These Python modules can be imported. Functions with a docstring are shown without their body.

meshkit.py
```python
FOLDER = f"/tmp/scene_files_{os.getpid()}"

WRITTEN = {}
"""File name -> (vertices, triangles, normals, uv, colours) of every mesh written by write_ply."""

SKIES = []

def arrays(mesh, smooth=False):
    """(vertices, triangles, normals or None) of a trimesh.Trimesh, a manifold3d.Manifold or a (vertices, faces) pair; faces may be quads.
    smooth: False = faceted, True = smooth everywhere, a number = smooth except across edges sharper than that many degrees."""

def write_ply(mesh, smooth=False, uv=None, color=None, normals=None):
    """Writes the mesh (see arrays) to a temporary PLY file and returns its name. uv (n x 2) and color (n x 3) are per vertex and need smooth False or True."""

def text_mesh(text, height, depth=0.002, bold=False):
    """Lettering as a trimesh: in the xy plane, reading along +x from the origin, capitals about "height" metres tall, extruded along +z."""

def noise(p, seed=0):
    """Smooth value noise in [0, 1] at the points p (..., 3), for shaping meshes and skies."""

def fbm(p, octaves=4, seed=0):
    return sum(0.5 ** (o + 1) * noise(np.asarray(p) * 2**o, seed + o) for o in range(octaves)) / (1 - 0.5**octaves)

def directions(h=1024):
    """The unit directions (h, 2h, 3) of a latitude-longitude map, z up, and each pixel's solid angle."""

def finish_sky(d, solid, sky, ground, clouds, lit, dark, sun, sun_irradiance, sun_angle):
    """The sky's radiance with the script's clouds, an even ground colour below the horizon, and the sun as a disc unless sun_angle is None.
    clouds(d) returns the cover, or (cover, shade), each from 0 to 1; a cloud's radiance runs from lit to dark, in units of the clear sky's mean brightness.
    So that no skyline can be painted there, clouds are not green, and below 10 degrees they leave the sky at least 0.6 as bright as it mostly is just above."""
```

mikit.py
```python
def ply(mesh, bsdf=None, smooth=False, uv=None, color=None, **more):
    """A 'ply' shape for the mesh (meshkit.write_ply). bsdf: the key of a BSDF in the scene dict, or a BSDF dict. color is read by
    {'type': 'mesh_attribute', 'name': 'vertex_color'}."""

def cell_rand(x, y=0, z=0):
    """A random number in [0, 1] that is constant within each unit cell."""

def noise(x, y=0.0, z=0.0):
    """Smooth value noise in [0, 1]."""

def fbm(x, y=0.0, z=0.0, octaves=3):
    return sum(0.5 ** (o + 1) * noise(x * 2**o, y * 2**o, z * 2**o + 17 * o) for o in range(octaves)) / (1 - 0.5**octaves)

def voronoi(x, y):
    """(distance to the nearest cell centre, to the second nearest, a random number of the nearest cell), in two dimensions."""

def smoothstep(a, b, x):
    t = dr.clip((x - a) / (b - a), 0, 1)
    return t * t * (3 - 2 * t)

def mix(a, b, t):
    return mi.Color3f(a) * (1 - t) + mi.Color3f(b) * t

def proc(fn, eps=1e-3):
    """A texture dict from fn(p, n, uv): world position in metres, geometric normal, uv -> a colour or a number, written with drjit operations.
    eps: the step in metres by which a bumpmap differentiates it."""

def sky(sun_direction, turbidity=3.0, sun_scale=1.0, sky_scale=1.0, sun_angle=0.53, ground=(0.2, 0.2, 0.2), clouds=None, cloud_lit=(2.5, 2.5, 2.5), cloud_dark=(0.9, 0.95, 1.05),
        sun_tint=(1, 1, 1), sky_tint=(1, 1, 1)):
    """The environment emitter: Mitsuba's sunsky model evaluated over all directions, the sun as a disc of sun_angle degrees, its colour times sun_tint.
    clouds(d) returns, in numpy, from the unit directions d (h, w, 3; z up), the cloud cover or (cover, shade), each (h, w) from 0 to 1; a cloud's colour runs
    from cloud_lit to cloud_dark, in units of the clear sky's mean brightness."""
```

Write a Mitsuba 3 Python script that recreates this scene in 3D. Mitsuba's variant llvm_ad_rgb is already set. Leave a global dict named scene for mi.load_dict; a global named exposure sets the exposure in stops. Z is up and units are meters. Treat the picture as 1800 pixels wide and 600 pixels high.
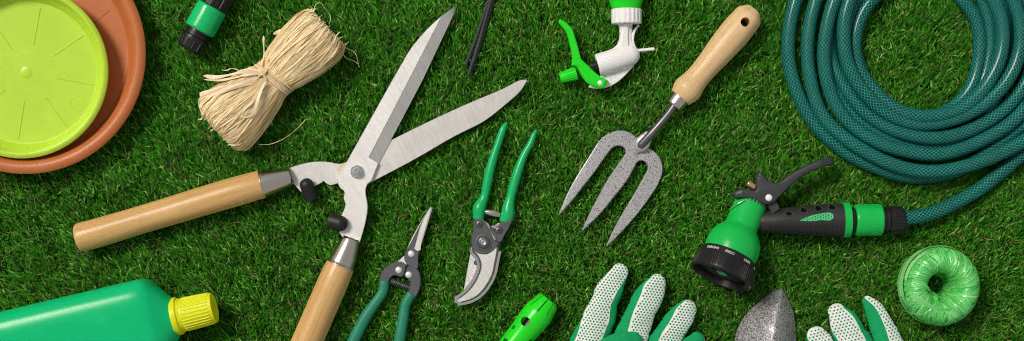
import math
import numpy as np
import trimesh
import shapely
from shapely import Polygon
import manifold3d as m3
import drjit as dr
import mitsuba as mi
import mikit
import meshkit
from mikit import noise, fbm, voronoi, smoothstep, mix, proc
from scipy.interpolate import CubicSpline, LinearNDInterpolator, NearestNDInterpolator
from scipy.ndimage import minimum_filter, gaussian_filter

# ------------------------------------------------------------------ camera, light, exposure
U = 0.0006          # metres per layout unit on the ground (the layout is drawn in units of 0.6 mm, y downwards)
CAM_H = 1.70        # camera height, looking straight down
REST = 0.009        # height at which things rest in the pile of the turf
exposure = 2.36
scene = {
    'type': 'scene',
    'camera': {
        'type': 'perspective', 'fov': math.degrees(2 * math.atan(900 * U / CAM_H)), 'fov_axis': 'x',
        'near_clip': 0.05, 'far_clip': 60.0,
        'to_world': mi.ScalarTransform4f().look_at(origin=[0, 0, CAM_H], target=[0, 0, 0], up=[0, 1, 0]),
    },
    'daylight': mikit.sky((-0.50, 0.42, 0.80), turbidity=3, sun_scale=0.46, sky_scale=1.0, sun_angle=18,
                          clouds=lambda d: 1.0, cloud_lit=(0.90, 0.90, 0.91), cloud_dark=(0.9, 0.9, 0.9), ground=(0.02, 0.03, 0.01), sun_tint=(0.91, 1.0, 1.19)),
}
labels = {}
rng = np.random.default_rng(7)

# ------------------------------------------------------------------ materials
def rgb(*c): return {'type': 'rgb', 'value': list(c)}

def pr(color, rough=0.35, spec=0.35, **k):
    c = color if isinstance(color, dict) else rgb(*color)
    return {'type': 'twosided', 'bsdf': {'type': 'principled', 'base_color': c, 'roughness': rough, 'specular': spec, **k}}

def wear(base, amt=0.10, sc=60.0, fine=900.0):
    """plastic colour with faint mottling, dust and handling scuffs"""
    b = mi.Color3f(*base)
    def f(p, n, uv):
        a = fbm(p.x * sc, p.y * sc, p.z * sc)
        return mi.Color3f(*base) * (1 - amt + 2 * amt * a) + smoothstep(0.62, 0.8, a) * 0.008
    return proc(f)

def wood(light, dark):
    def f(p, n, uv):
        w = fbm(uv.x * 60, uv.y * 6) * 0.012
        g = fbm((uv.x + w) * 420, uv.y * 9)
        ring = 0.5 + 0.5 * dr.sin((uv.x + w * 2) * 520 + 5 * noise(uv.x * 40, uv.y * 5))
        pore = smoothstep(0.70, 0.86, noise(uv.x * 2600, uv.y * 90))
        blot = noise(uv.x * 50, uv.y * 28)
        c = mix(light, dark, dr.clip(0.62 * g + 0.22 * ring - 0.12 + 0.22 * blot, 0, 1))
        return c * (1 - 0.13 * pore)
    return proc(f)

def hammered(p, n, uv):
    q1, _, r1 = voronoi(p.x * 760 + p.z * 300, p.y * 760)
    q2 = noise(p.x * 1400, p.y * 1400, p.z * 1400)
    k = smoothstep(0.34, 0.12, q1) * smoothstep(0.25, 0.5, r1)
    k = dr.maximum(k, smoothstep(0.66, 0.84, q2))
    return mix((0.43, 0.43, 0.44), (0.085, 0.085, 0.09), k)

def hammered_dark(p, n, uv):
    q2 = noise(p.x * 2000, p.y * 2000, p.z * 2000)
    q3 = noise(p.x * 1200 + 9, p.y * 1200, p.z * 1200)
    return mix((0.44, 0.44, 0.45), (0.075, 0.075, 0.08), smoothstep(0.36, 0.62, 0.6 * q2 + 0.4 * q3))

def brushed(p, n, uv):
    a = noise((p.x * 0.86 + p.y * 0.5) * 900, (p.y * 0.86 - p.x * 0.5) * 35, 3.0)
    b = fbm(p.x * 45, p.y * 45, 1.0)
    return mi.Color3f(0.72, 0.715, 0.70) * (0.86 + 0.12 * a + 0.16 * b)

def brushed_cross(p, n, uv):
    a = noise((p.x * 0.93 + p.y * 0.38) * 800 + 2.5 * noise(p.x * 60, p.y * 60), (p.y * 0.93 - p.x * 0.38) * 90, 3.0)
    b = fbm(p.x * 40, p.y * 40, 1.0)
    return mi.Color3f(0.60, 0.59, 0.575) * (0.84 + 0.16 * a + 0.16 * b)

HOSE_R = 12.0
def hose_tex(p, n, uv):
    # two families of pale reinforcement threads seen through the clear green skin: uv.x once around, uv.y metres along
    k = 12.0
    q = uv.y / (2 * math.pi * HOSE_R * U) * 9.6
    a = uv.x * k + q
    b = uv.x * k - q
    da = dr.abs(a - dr.floor(a) - 0.5)
    db = dr.abs(b - dr.floor(b) - 0.5)
    t = dr.maximum(smoothstep(0.085, 0.035, da), smoothstep(0.085, 0.035, db))
    t *= 0.55 + 0.45 * noise(uv.x * 40, uv.y * 300)
    v = fbm(p.x * 30, p.y * 30)
    return mix(mi.Color3f(0.0001, 0.047, 0.039) * (0.75 + 0.5 * v), (0.045, 0.42, 0.35), t)

def knit(base):
    def f(p, n, uv):
        r = 0.5 + 0.5 * dr.sin(uv.y / 0.0016 * 2 * math.pi + 1.4 * dr.sin(uv.x * 90))
        v = fbm(p.x * 90, p.y * 90, p.z * 90)
        return mi.Color3f(*base) * (0.62 + 0.38 * r) * (0.85 + 0.3 * v)
    return proc(f)

def canvas(p, n, uv):
    a = noise(p.x * 2400, p.y * 700) * 0.5 + 0.5 * noise(p.x * 700, p.y * 2400)
    return mi.Color3f(0.68, 0.69, 0.66) * (0.80 + 0.3 * a)

VCOL = {'type': 'mesh_attribute', 'name': 'vertex_color'}
MATS = {
    'lime_plastic': pr(wear((0.40, 0.60, 0.035), 0.05), 0.36),
    'terracotta_plastic': pr(wear((0.42, 0.128, 0.036), 0.06), 0.40),
    'green_plastic': pr(wear((0.004, 0.44, 0.125), 0.05), 0.25),
    'bottle_green': pr(wear((0.002, 0.43, 0.155), 0.04), 0.22, 0.2),
    'nozzle_green': pr(wear((0.005, 0.40, 0.065), 0.05), 0.26),
    'neon_green': pr(wear((0.012, 0.60, 0.012), 0.05), 0.24),
    'yellow_plastic': pr(wear((0.62, 0.66, 0.008), 0.04), 0.32),
    'black_plastic': pr(wear((0.010, 0.010, 0.011), 0.25), 0.36),
    'grip_rubber': pr(wear((0.021, 0.021, 0.022), 0.2), 0.45),
    'painted_recess_black': pr((0.003, 0.003, 0.003), 0.6, 0.1),  # deep black standing in for the shade inside the grip recesses
    'grey_plastic': pr(wear((0.036, 0.038, 0.044), 0.15), 0.42),
    'rubber': pr(wear((0.012, 0.012, 0.013), 0.2), 0.5),
    'white_plastic': pr(wear((0.70, 0.70, 0.70), 0.03), 0.42, 0.3),
    'dipped_green': pr(wear((0.003, 0.36, 0.105), 0.06), 0.28),
    'dark_vinyl': pr(wear((0.012, 0.185, 0.105), 0.18, 90.0), 0.48),
    'inlay_green': pr(wear((0.05, 0.42, 0.16), 0.06), 0.45),
    'ash_wood': pr(wood((0.60, 0.385, 0.155), (0.42, 0.23, 0.070)), 0.34, 0.4),
    'beech_wood': pr(wood((0.66, 0.47, 0.25), (0.50, 0.32, 0.14)), 0.42, 0.4),
    'hammered': pr(proc(hammered), 0.36, 0.5, metallic=0.35),
    'hammered_dark': pr(proc(hammered_dark), 0.36, 0.5, metallic=0.35),
    'brushed': pr(proc(brushed), 0.46, 0.5, metallic=0.75),
    'brushed_cross': pr(proc(brushed_cross), 0.46, 0.5, metallic=0.75),
    'polished': pr((0.72, 0.70, 0.67), 0.22, 0.5, metallic=1.0),
    'nickel': pr((0.60, 0.56, 0.50), 0.24, 0.5, metallic=1.0),
    'rivet_steel': pr((0.80, 0.80, 0.79), 0.35, 0.5, metallic=0.6),
    'dark_steel': pr(wear((0.13, 0.13, 0.14), 0.15), 0.36, 0.5, metallic=0.7),
    'gunmetal': pr(wear((0.085, 0.088, 0.10), 0.12, 120.0), 0.42, 0.5, metallic=0.25),
    'brass': pr((0.72, 0.52, 0.25), 0.25, 0.5, metallic=1.0),
    'hose_skin': pr(proc(hose_tex), 0.24, 0.10, clearcoat=0.5, clearcoat_gloss=0.94),
    'glove_knit': pr(knit((0.006, 0.34, 0.115)), 0.85, 0.2),
    'glove_canvas': pr(proc(canvas), 0.9, 0.15),
    'dot_green': pr((0.006, 0.23, 0.105), 0.4),
    'print_white': pr((0.50, 0.50, 0.49), 0.5),
    'grease': pr((0.50, 0.46, 0.26), 0.35, 0.5),
    'straw': {'type': 'twosided', 'bsdf': {'type': 'principled', 'base_color': VCOL, 'roughness': 0.5, 'specular': 0.3}},
    'twine_strand': {'type': 'twosided', 'bsdf': {'type': 'principled', 'base_color': VCOL, 'roughness': 0.30, 'specular': 0.7, 'sheen': 0.3}},
    'twine_core': pr((0.012, 0.36, 0.055), 0.35),
    'blade': {'type': 'principledthin', 'base_color': VCOL, 'roughness': 0.30, 'diff_trans': 0.6, 'eta': 1.45},
    'turf_backing': pr((0.04, 0.09, 0.015), 0.9, 0.1),
}
for k_, m_ in MATS.items():
    scene[k_] = dict(m_, id=k_)

# ------------------------------------------------------------------ shape helpers (layout units, y flipped so that z is up)
def V(p, z=0.0):
    p = np.asarray(p, float)
    if p.ndim == 1:
        return np.array([p[0], -p[1], p[2] if len(p) > 2 else z])
    return np.column_stack([p[:, 0], -p[:, 1], p[:, 2] if p.shape[1] > 2 else np.full(len(p), z)])

def spline(pts, n, closed=False):
    """smooth curve through rows of pts (any columns), n samples evenly spread along it"""
    p = np.asarray(pts, float)
    if closed:
        p = np.vstack([p, p[:1]])
    d = np.r_[0, np.cumsum(np.maximum(np.linalg.norm(np.diff(p[:, :2], axis=0), axis=1), 1e-6))]
    if len(p) == 2:
        return p[0] + (p[1] - p[0]) * np.linspace(0, 1, n)[:, None]
    cs = CubicSpline(d, p, bc_type='periodic' if closed else 'natural')
    return cs(np.linspace(0, d[-1], n, endpoint=not closed))

def outline(*runs, step=2.5):
    """closed outline: runs of points, smooth within a run, corners where runs meet (or 2-point runs: straight)"""
    out = []
    for i, r in enumerate(runs):
        r = list(r)
        nxt = runs[(i + 1) % len(runs)][0]
        if tuple(r[-1]) != tuple(nxt):
            r = r  # straight jump to the next run
        L = sum(math.dist(a, b) for a, b in zip(r, r[1:]))
        q = spline(r, max(2, int(L / step) + 1)) if len(r) > 1 else np.array(r, float)
        out.append(q)
    q = np.vstack(out)
    keep = np.linalg.norm(q - np.roll(q, 1, axis=0), axis=1) > 0.3
    return q[keep]

def ccw(p):
    a = np.sum(p[:, 0] * np.roll(p[:, 1], -1) - np.roll(p[:, 0], -1) * p[:, 1])
    return p if a > 0 else p[::-1]

def inset(p, b):
    """move each point of a CCW loop inwards by b along its mitred normal"""
    e1 = p - np.roll(p, 1, axis=0); e2 = np.roll(p, -1, axis=0) - p
    n1 = np.column_stack([-e1[:, 1], e1[:, 0]]); n2 = np.column_stack([-e2[:, 1], e2[:, 0]])
    n1 /= np.maximum(np.linalg.norm(n1, axis=1, keepdims=True), 1e-9); n2 /= np.maximum(np.linalg.norm(n2, axis=1, keepdims=True), 1e-9)
    m = n1 + n2
    m /= np.maximum(np.linalg.norm(m, axis=1, keepdims=True), 1e-9)
    c = np.maximum(np.sum(m * n1, axis=1), 0.45)
    return p + m * (b / c)[:, None]

def plate(pts, z0, z1, bev=0.8, ztop=None, zoff=None, bev2=None):
    """flat part from an outline in layout coordinates, chamfered upper and lower edge; zoff(x, y) bends it"""
    p = np.asarray(pts, float)[:, :2].copy()
    p[:, 1] *= -1
    p = ccw(p)
    n = len(p)
    bev2 = bev if bev2 is None else bev2
    q = inset(p, bev)
    q2 = inset(p, bev2)
    rings = [np.column_stack([q, np.full(n, z0)]), np.column_stack([p, np.full(n, z0 + bev)]),
             np.column_stack([p, np.full(n, z1 - bev2)]), np.column_stack([q2, np.full(n, z1)])]
    v = np.vstack(rings)
    f = []
    i = np.arange(n); j = (i + 1) % n
    for k in range(3):
        a, b, c, d = k * n + i, k * n + j, (k + 1) * n + j, (k + 1) * n + i
        f += [np.column_stack([a, b, c]), np.column_stack([a, c, d])]
    t = np.asarray(m3.triangulate([p]))      # the chamfered loops keep the outline's topology
    f += [t + 3 * n, t[:, ::-1]]
    if zoff is not None:
        v[:, 2] += zoff(v[:, 0], -v[:, 1])
    return trimesh.Trimesh(v, np.vstack(f), process=False)

def grid_mesh(R, wrap_u=True, caps=True):
    """R: rings (m, n, 3) -> mesh; last axis around when wrap_u"""
    m, n = R.shape[:2]
    v = R.reshape(-1, 3)
    i, j = np.meshgrid(np.arange(m - 1), np.arange(n if wrap_u else n - 1), indexing='ij')
    j2 = (j + 1) % n
    a, b, c, d = i * n + j, i * n + j2, (i + 1) * n + j2, (i + 1) * n + j
    f = [np.column_stack([a.ravel(), b.ravel(), c.ravel()]), np.column_stack([a.ravel(), c.ravel(), d.ravel()])]
    if caps and wrap_u:
        base = len(v)
        v = np.vstack([v, R[0].mean(0), R[-1].mean(0)])
        k = np.arange(n); k2 = (k + 1) % n
        f.append(np.column_stack([np.full(n, base), k2, k]))
        f.append(np.column_stack([np.full(n, base + 1), (m - 1) * n + k, (m - 1) * n + k2]))
    return trimesh.Trimesh(v, np.vstack(f), process=False)

def frames(path, closed=False):
    t = np.gradient(path, axis=0) if not closed else np.roll(path, -1, 0) - np.roll(path, 1, 0)
    t /= np.maximum(np.linalg.norm(t, axis=1, keepdims=True), 1e-9)
    side = np.cross(t, [0, 0, 1.0])
    side /= np.maximum(np.linalg.norm(side, axis=1, keepdims=True), 1e-9)
    return t, side, np.cross(side, t)

def tube(pts, r, seg=18, n=40, closed=False, round0=False, round1=False, flat=1.0, power=2.0, arc=None, uv=False, soft=0):
    """pts rows (x, y, z) or (x, y, z, r) in layout units; elliptic section r wide, r*flat high"""
    p = np.asarray(pts, float)
    if p.shape[1] == 3:
        p = np.column_stack([p, np.broadcast_to(np.asarray(r, float), len(p))])
    q = spline(p, n, closed)
    q[:, 3] = np.maximum(q[:, 3], 0.05)
    path, rad = V(q[:, :3]), q[:, 3]
    if round0 or round1 or soft:
        t, _, _ = frames(path)
        pre_p, pre_r, post_p, post_r = [], [], [], []
        ang = np.linspace(0, math.pi / 2, 7)[1:]
        def capset(e, sgn, depth):
            P, Rr = [], []
            for a in ang:
                P.append(path[e] + sgn * t[e] * depth * math.sin(a)); Rr.append((rad[e] - (depth if depth < rad[e] else rad[e])) + min(depth, rad[e]) * math.cos(a))
            return P, Rr
        d0 = rad[0] * (round0 if round0 is not True else 1.0) if round0 else soft
        d1 = rad[-1] * (round1 if round1 is not True else 1.0) if round1 else soft
        if round0:
            pre_p = [path[0] - t[0] * d0 * math.sin(a) for a in ang]; pre_r = [rad[0] * max(math.cos(a), 0.02) for a in ang]
        elif soft:
            pre_p, pre_r = capset(0, -1, soft)
        if round1:
            post_p = [path[-1] + t[-1] * d1 * math.sin(a) for a in ang]; post_r = [rad[-1] * max(math.cos(a), 0.02) for a in ang]
        elif soft:
            post_p, post_r = capset(-1, 1, soft)
        path = np.vstack(([np.array(pre_p[::-1])] if len(pre_p) else []) + [path] + ([np.array(post_p)] if len(post_p) else []))
        rad = np.concatenate([pre_r[::-1], rad, post_r])
    _, side, up = frames(path, closed)
    a = np.linspace(0, 2 * math.pi, seg, endpoint=False)
    ca, sa = np.cos(a), np.sin(a)
    if power != 2.0:
        ca = np.sign(ca) * np.abs(ca) ** (2 / power); sa = np.sign(sa) * np.abs(sa) ** (2 / power)
    fl = np.broadcast_to(np.asarray(flat, float), len(path)) if np.ndim(flat) == 0 else np.interp(np.linspace(0, 1, len(path)), np.linspace(0, 1, len(flat)), flat)
    if uv:
        a = np.linspace(0, 2 * math.pi, seg + 1); ca, sa = np.cos(a), np.sin(a)
    R = path[:, None] + rad[:, None, None] * (ca[None, :, None] * side[:, None] + (fl[:, None] * sa[None, :])[..., None] * up[:, None])
    if closed:
        R = np.concatenate([R, R[:1]], 0)
    if not uv:
        return grid_mesh(R, True, not closed)
    pp = np.vstack([path, path[:1]]) if closed else path
    L = np.r_[0, np.cumsum(np.linalg.norm(np.diff(pp, axis=0), axis=1))] * U
    uvs = np.stack(np.broadcast_arrays(np.linspace(0, 1, seg + 1)[None, :], L[:, None]), -1).reshape(-1, 2)
    if not closed:
        R = np.concatenate([R[:1].mean(1, keepdims=True).repeat(seg + 1, 1), R, R[-1:].mean(1, keepdims=True).repeat(seg + 1, 1)], 0)
        uvs = np.vstack([uvs[:seg + 1], uvs, uvs[-seg - 1:]])
    return grid_mesh(R, False, False), uvs

def axis(p0, d):
    d = np.asarray(d, float); d = d / np.linalg.norm(d)
    if abs(d[2]) > 0.999:
        return d, np.array([1.0, 0, 0]), np.cross(d, [1.0, 0, 0])
    u = np.cross(d, [0, 0, 1.0]); u /= np.linalg.norm(u)
    return d, u, np.cross(u, d)

def lathe(p0, d, prof, seg=40, mod=None, arc=None, flat=1.0, uv=False):
    """turned part: p0 = layout point with height, d = direction (layout x, y, z), prof = (along, radius) pairs"""
    p0 = V(p0); d = np.array([d[0], -d[1], d[2]])
    d, u, v = axis(p0, d)
    prof = np.asarray(prof, float)
    a = np.linspace(0, 2 * math.pi, seg, endpoint=False) if arc is None else np.linspace(arc[0], arc[1], seg)
    if uv:
        a = np.linspace(0, 2 * math.pi, seg + 1)
    rr = np.broadcast_to(prof[:, 1:2], (len(prof), len(a))).copy()
    if mod is not None:
        rr = rr + mod(a[None, :], prof[:, :1])
    R = p0 + prof[:, 0][:, None, None] * d + rr[..., None] * (np.cos(a)[None, :, None] * u + flat * np.sin(a)[None, :, None] * v)
    if uv:
        uvs = np.stack(np.broadcast_arrays(a[None, :] * prof[:, 1].max() * U, prof[:, 0:1] * U), -1).reshape(-1, 2)
        return grid_mesh(R, False, False), uvs
    return grid_mesh(R, arc is None, arc is None)

def lathe_pt(p0, d, t, r, th):
    p0 = V(p0); d, u, v = axis(p0, np.array([d[0], -d[1], d[2]]))
    return p0 + d * t + r * (math.cos(th) * u + math.sin(th) * v)

def box(c, size, rot=0.0, bev=0.6):
    """chamfered block: centre in layout (x, y, z), rot in degrees clockwise on the layout"""
    sx, sy, sz = np.asarray(size) / 2
    a = math.radians(rot)
    pts = np.array([(-sx, -sy), (sx, -sy), (sx, sy), (-sx, sy)])
    pts = pts @ np.array([[math.cos(a), math.sin(a)], [-math.sin(a), math.cos(a)]]) + np.asarray(c[:2])
    return plate(pts, c[2] - sz, c[2] + sz, min(bev, sz * 0.9))

def ball(c, r, flat=1.0, sub=2):
    m = trimesh.creation.icosphere(subdivisions=sub, radius=1.0)
    m.apply_scale([r, r, r * flat]); m.apply_translation(V(c)); return m

def join(ms): return trimesh.util.concatenate(list(ms))

def ribbons(paths, normals, widths, colors):
    """many flat strips: paths (k, m, 3) with widthwise directions normals (k, m, 3), widths (k, m), colours (k, 3) -> mesh, vertex colours"""
    k, m = paths.shape[:2]
    A = paths - normals * widths[..., None] / 2; B = paths + normals * widths[..., None] / 2
    v = np.stack([A, B], 2).reshape(-1, 3)
    s = np.arange(k)[:, None] * (2 * m) + np.arange(m - 1)[None, :] * 2
    s = s.ravel()
    f = np.vstack([np.column_stack([s, s + 1, s + 3]), np.column_stack([s, s + 3, s + 2])])
    c = np.repeat(colors, 2 * m, axis=0)
    return trimesh.Trimesh(v, f, process=False), c

WORLD = []   # (vertices, faces) of everything that lies on the turf

class Thing:
    """a thing lying on the turf; zref = the height (layout units) at which its layout was measured"""
    def __init__(self, name, label, cat, zref=20.0, group=None):
        key, n = name, 0
        while key in labels:
            n += 1; key = f'{name}_{n:03d}'
        self.key, self.k = key, (CAM_H - REST - zref * U) / CAM_H
        labels[key] = {'label': label, 'category': cat}
        if group: labels[key]['group'] = group
    def world(self, v):
        v = np.asarray(v, float)
        s = U * self.k
        return np.column_stack([(v[:, 0] - 900) * s, (v[:, 1] + 300) * s, REST + v[:, 2] * s])
    def add(self, part, mesh, mat, smooth=30, parent=None, label=None, kind=None, uv=None, color=None):
        base = f'{parent or self.key}__{part}'
        key, n = base, 0
        while key in scene:
            n += 1; key = f'{base}_{n:03d}'
        if not isinstance(mesh, trimesh.Trimesh) and hasattr(mesh, 'to_mesh'):
            q = mesh.to_mesh(); mesh = trimesh.Trimesh(np.array(q.vert_properties[:, :3]), np.array(q.tri_verts), process=False)
        m = trimesh.Trimesh(self.world(mesh.vertices), mesh.faces, process=False)
        WORLD.append((np.array(m.vertices), np.array(m.faces)))
        if (uv is not None or color is not None) and not isinstance(smooth, bool): smooth = True
        scene[key] = mikit.ply(m, mat, smooth=smooth, uv=uv, color=color)
        e = {}
        if label: e['label'] = label
        if kind: e['kind'] = kind
        if e: labels[key] = e
        return key

def manifold(mesh):
    m = mesh.copy(); m.merge_vertices()
    return m3.Manifold(m3.Mesh(np.asarray(m.vertices, np.float32), np.asarray(m.faces, np.uint32)))

def vcyl(x, y, r, z0, z1, seg=28):
    return m3.Manifold.cylinder(z1 - z0, r, r, seg).translate([x, -y, z0])

# ================================================================== the setting
g = trimesh.creation.box([6.0, 6.0, 0.02]); g.apply_translation([0, 0, -0.0101])
scene['ground'] = mikit.ply(g, 'turf_backing')
labels['ground'] = {'kind': 'structure', 'label': 'dark backing of the artificial lawn under everything', 'category': 'ground'}

# ================================================================== saucers
def saucer(name, label, cx, cy, z0, prof, mat, ribs, rib_mat, zref, floor_z, hub=None):
    t = Thing(name, label, 'plant saucer', zref)
    t.add('dish', lathe((cx, cy, z0), (0, 0, 1), prof, seg=160), mat, smooth=35)
    for (x0, y0, x1, y1) in ribs:
        t.add('rib', tube([(x0, y0, z0 + floor_z - 0.1, 1.3), (x1, y1, z0 + floor_z - 0.1, 1.5)], 1.2, seg=10, n=6, round0=True, round1=True, flat=0.9), rib_mat, smooth=True)
    return t

terr = [(0, 3), (0, 168), (3, 172), (30, 186), (33, 190), (33, 203), (34.5, 208), (38, 211.2), (42, 211), (45.5, 207.5), (47, 202), (46.5, 196), (44, 191.5),
        (40, 189.5), (36, 188.2), (30, 185.5), (24, 183.0), (22, 181.2), (12, 177.5), (8, 175.5), (5.6, 172.5), (5, 168), (5, 60), (5, 2)]
t_ = saucer('terracotta_saucer', 'large terracotta orange plastic plant saucer lying beneath the lime green saucer', 45, 95, 0, terr, 'terracotta_plastic',
            [(150, 40, 181.5, 16.5), (150, 124, 207, 132), (120, 190, 168, 226), (60, 215, 66, 262)], 'terracotta_plastic', 40, 5)
lime = [(0, 3), (0, 118), (2.5, 124), (27, 142), (28, 147), (30, 151), (33, 153), (36.5, 152.5), (39, 149.5), (39.8, 146), (38.8, 143.2), (36.5, 141.8),
        (32, 140.3), (22, 137.5), (12, 134.8), (9, 133), (6.6, 129.5), (6.1, 125), (6, 123), (6, 34), (6.25, 33), (6.25, 32), (6, 31), (6, 12), (6.5, 10), (7.2, 7.5), (7.5, 5), (7.5, 2)]
hubx, huby = 40, 127
ribs = []
for a in (80, 35, -10, -55, -99, -145, 170, 125):
    c, s = math.cos(math.radians(a)), -math.sin(math.radians(a))
    r1 = 117 if a != -55 else 116
    ribs.append((hubx + 52 * c, huby + 52 * s, hubx + r1 * c, huby + r1 * s))
t_ = saucer('lime_saucer', 'lime green plastic plant saucer with radial ribs resting inside the terracotta one', 36, 126, 6.2, lime, 'lime_plastic', ribs, 'lime_plastic', 46, 6)
t_.add('moulded_ring', lathe((128, 181, 12.0), (0, 0, 1), [(0, 14.2), (0.55, 13.7), (0.55, 12.3), (0, 11.8)], seg=48), 'lime_plastic')

# ================================================================== green bottle
t = Thing('liquid_bottle', 'green plastic bottle with yellow screw cap lying in the bottom left corner', 'bottle', 45)
bd = np.array([0.9735, -0.2287]); bn = np.array([0.2287, 0.9735])       # along the bottle, across it (layout)
b0 = np.array([312.0, 556.0])
rows = [(-455, 30, 30), (-453, 52, 38), (-449, 66, 42), (-442, 74, 44.5), (-430, 78, 46), (-300, 79, 46), (-150, 79, 46), (-70, 79, 46), (-52, 78.6, 45.5), (-43, 77, 44.6), (-36.5, 73.5, 43),
        (-31, 68, 40.5), (-24, 60, 37), (-16, 50.5, 33), (-9, 42, 29.5), (-4, 36, 27.5), (0, 32, 27), (6, 29.5, 27)]
rows = spline([(x, 0, w, h) for x, w, h in rows], 150)
R = []
a = np.linspace(0, 2 * math.pi, 72, endpoint=False)
for x, _, w, h in rows:
    e = 2.0 + 1.5 * float(np.clip((0 - x) / 45, 0, 1)) if x > -45 else 3.5
    ca, sa = np.cos(a), np.sin(a)
    cc = np.sign(ca) * np.abs(ca) ** (2 / e); ss = np.sign(sa) * np.abs(sa) ** (2 / e)
    q = b0 + x * bd + (w * cc)[:, None] * bn
    R.append(np.column_stack([q[:, 0], -q[:, 1], 46 + h * ss]))
t.add('body', grid_mesh(np.array(R)), 'bottle_green', smooth=True)
cap_d = (bd[0], bd[1], 0.02); cap0 = (b0[0] - 6 * bd[0], b0[1] - 6 * bd[1], 46)
cap = t.add('cap', lathe(cap0, cap_d, [(0, 20), (0, 32.5), (1, 33.6), (9, 33.6), (10.2, 32.6), (10.6, 30.6), (15, 29.6), (16, 29.2), (71, 27.0), (72.8, 26.4), (73.4, 25), (73.2, 23.4), (72.2, 22.6), (71.8, 20), (71.8, 1)], seg=96), 'yellow_plastic', smooth=40)
def ridge(a0, r0, r1, t0, t1):
    p0 = lathe_pt(cap0, cap_d, t0, r0, a0); p1 = lathe_pt(cap0, cap_d, t1, r1, a0)
    q = np.array([[p0[0], -p0[1], p0[2], 1.35], [p1[0], -p1[1], p1[2], 1.35]])
    return tube(q, 1.2, seg=8, n=4, round0=True, round1=True)
for i in range(30):
    t.add('ridge', ridge(2 * math.pi * i / 30, 28.9, 27.2, 20, 66), 'yellow_plastic', smooth=True, parent=cap)

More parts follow.
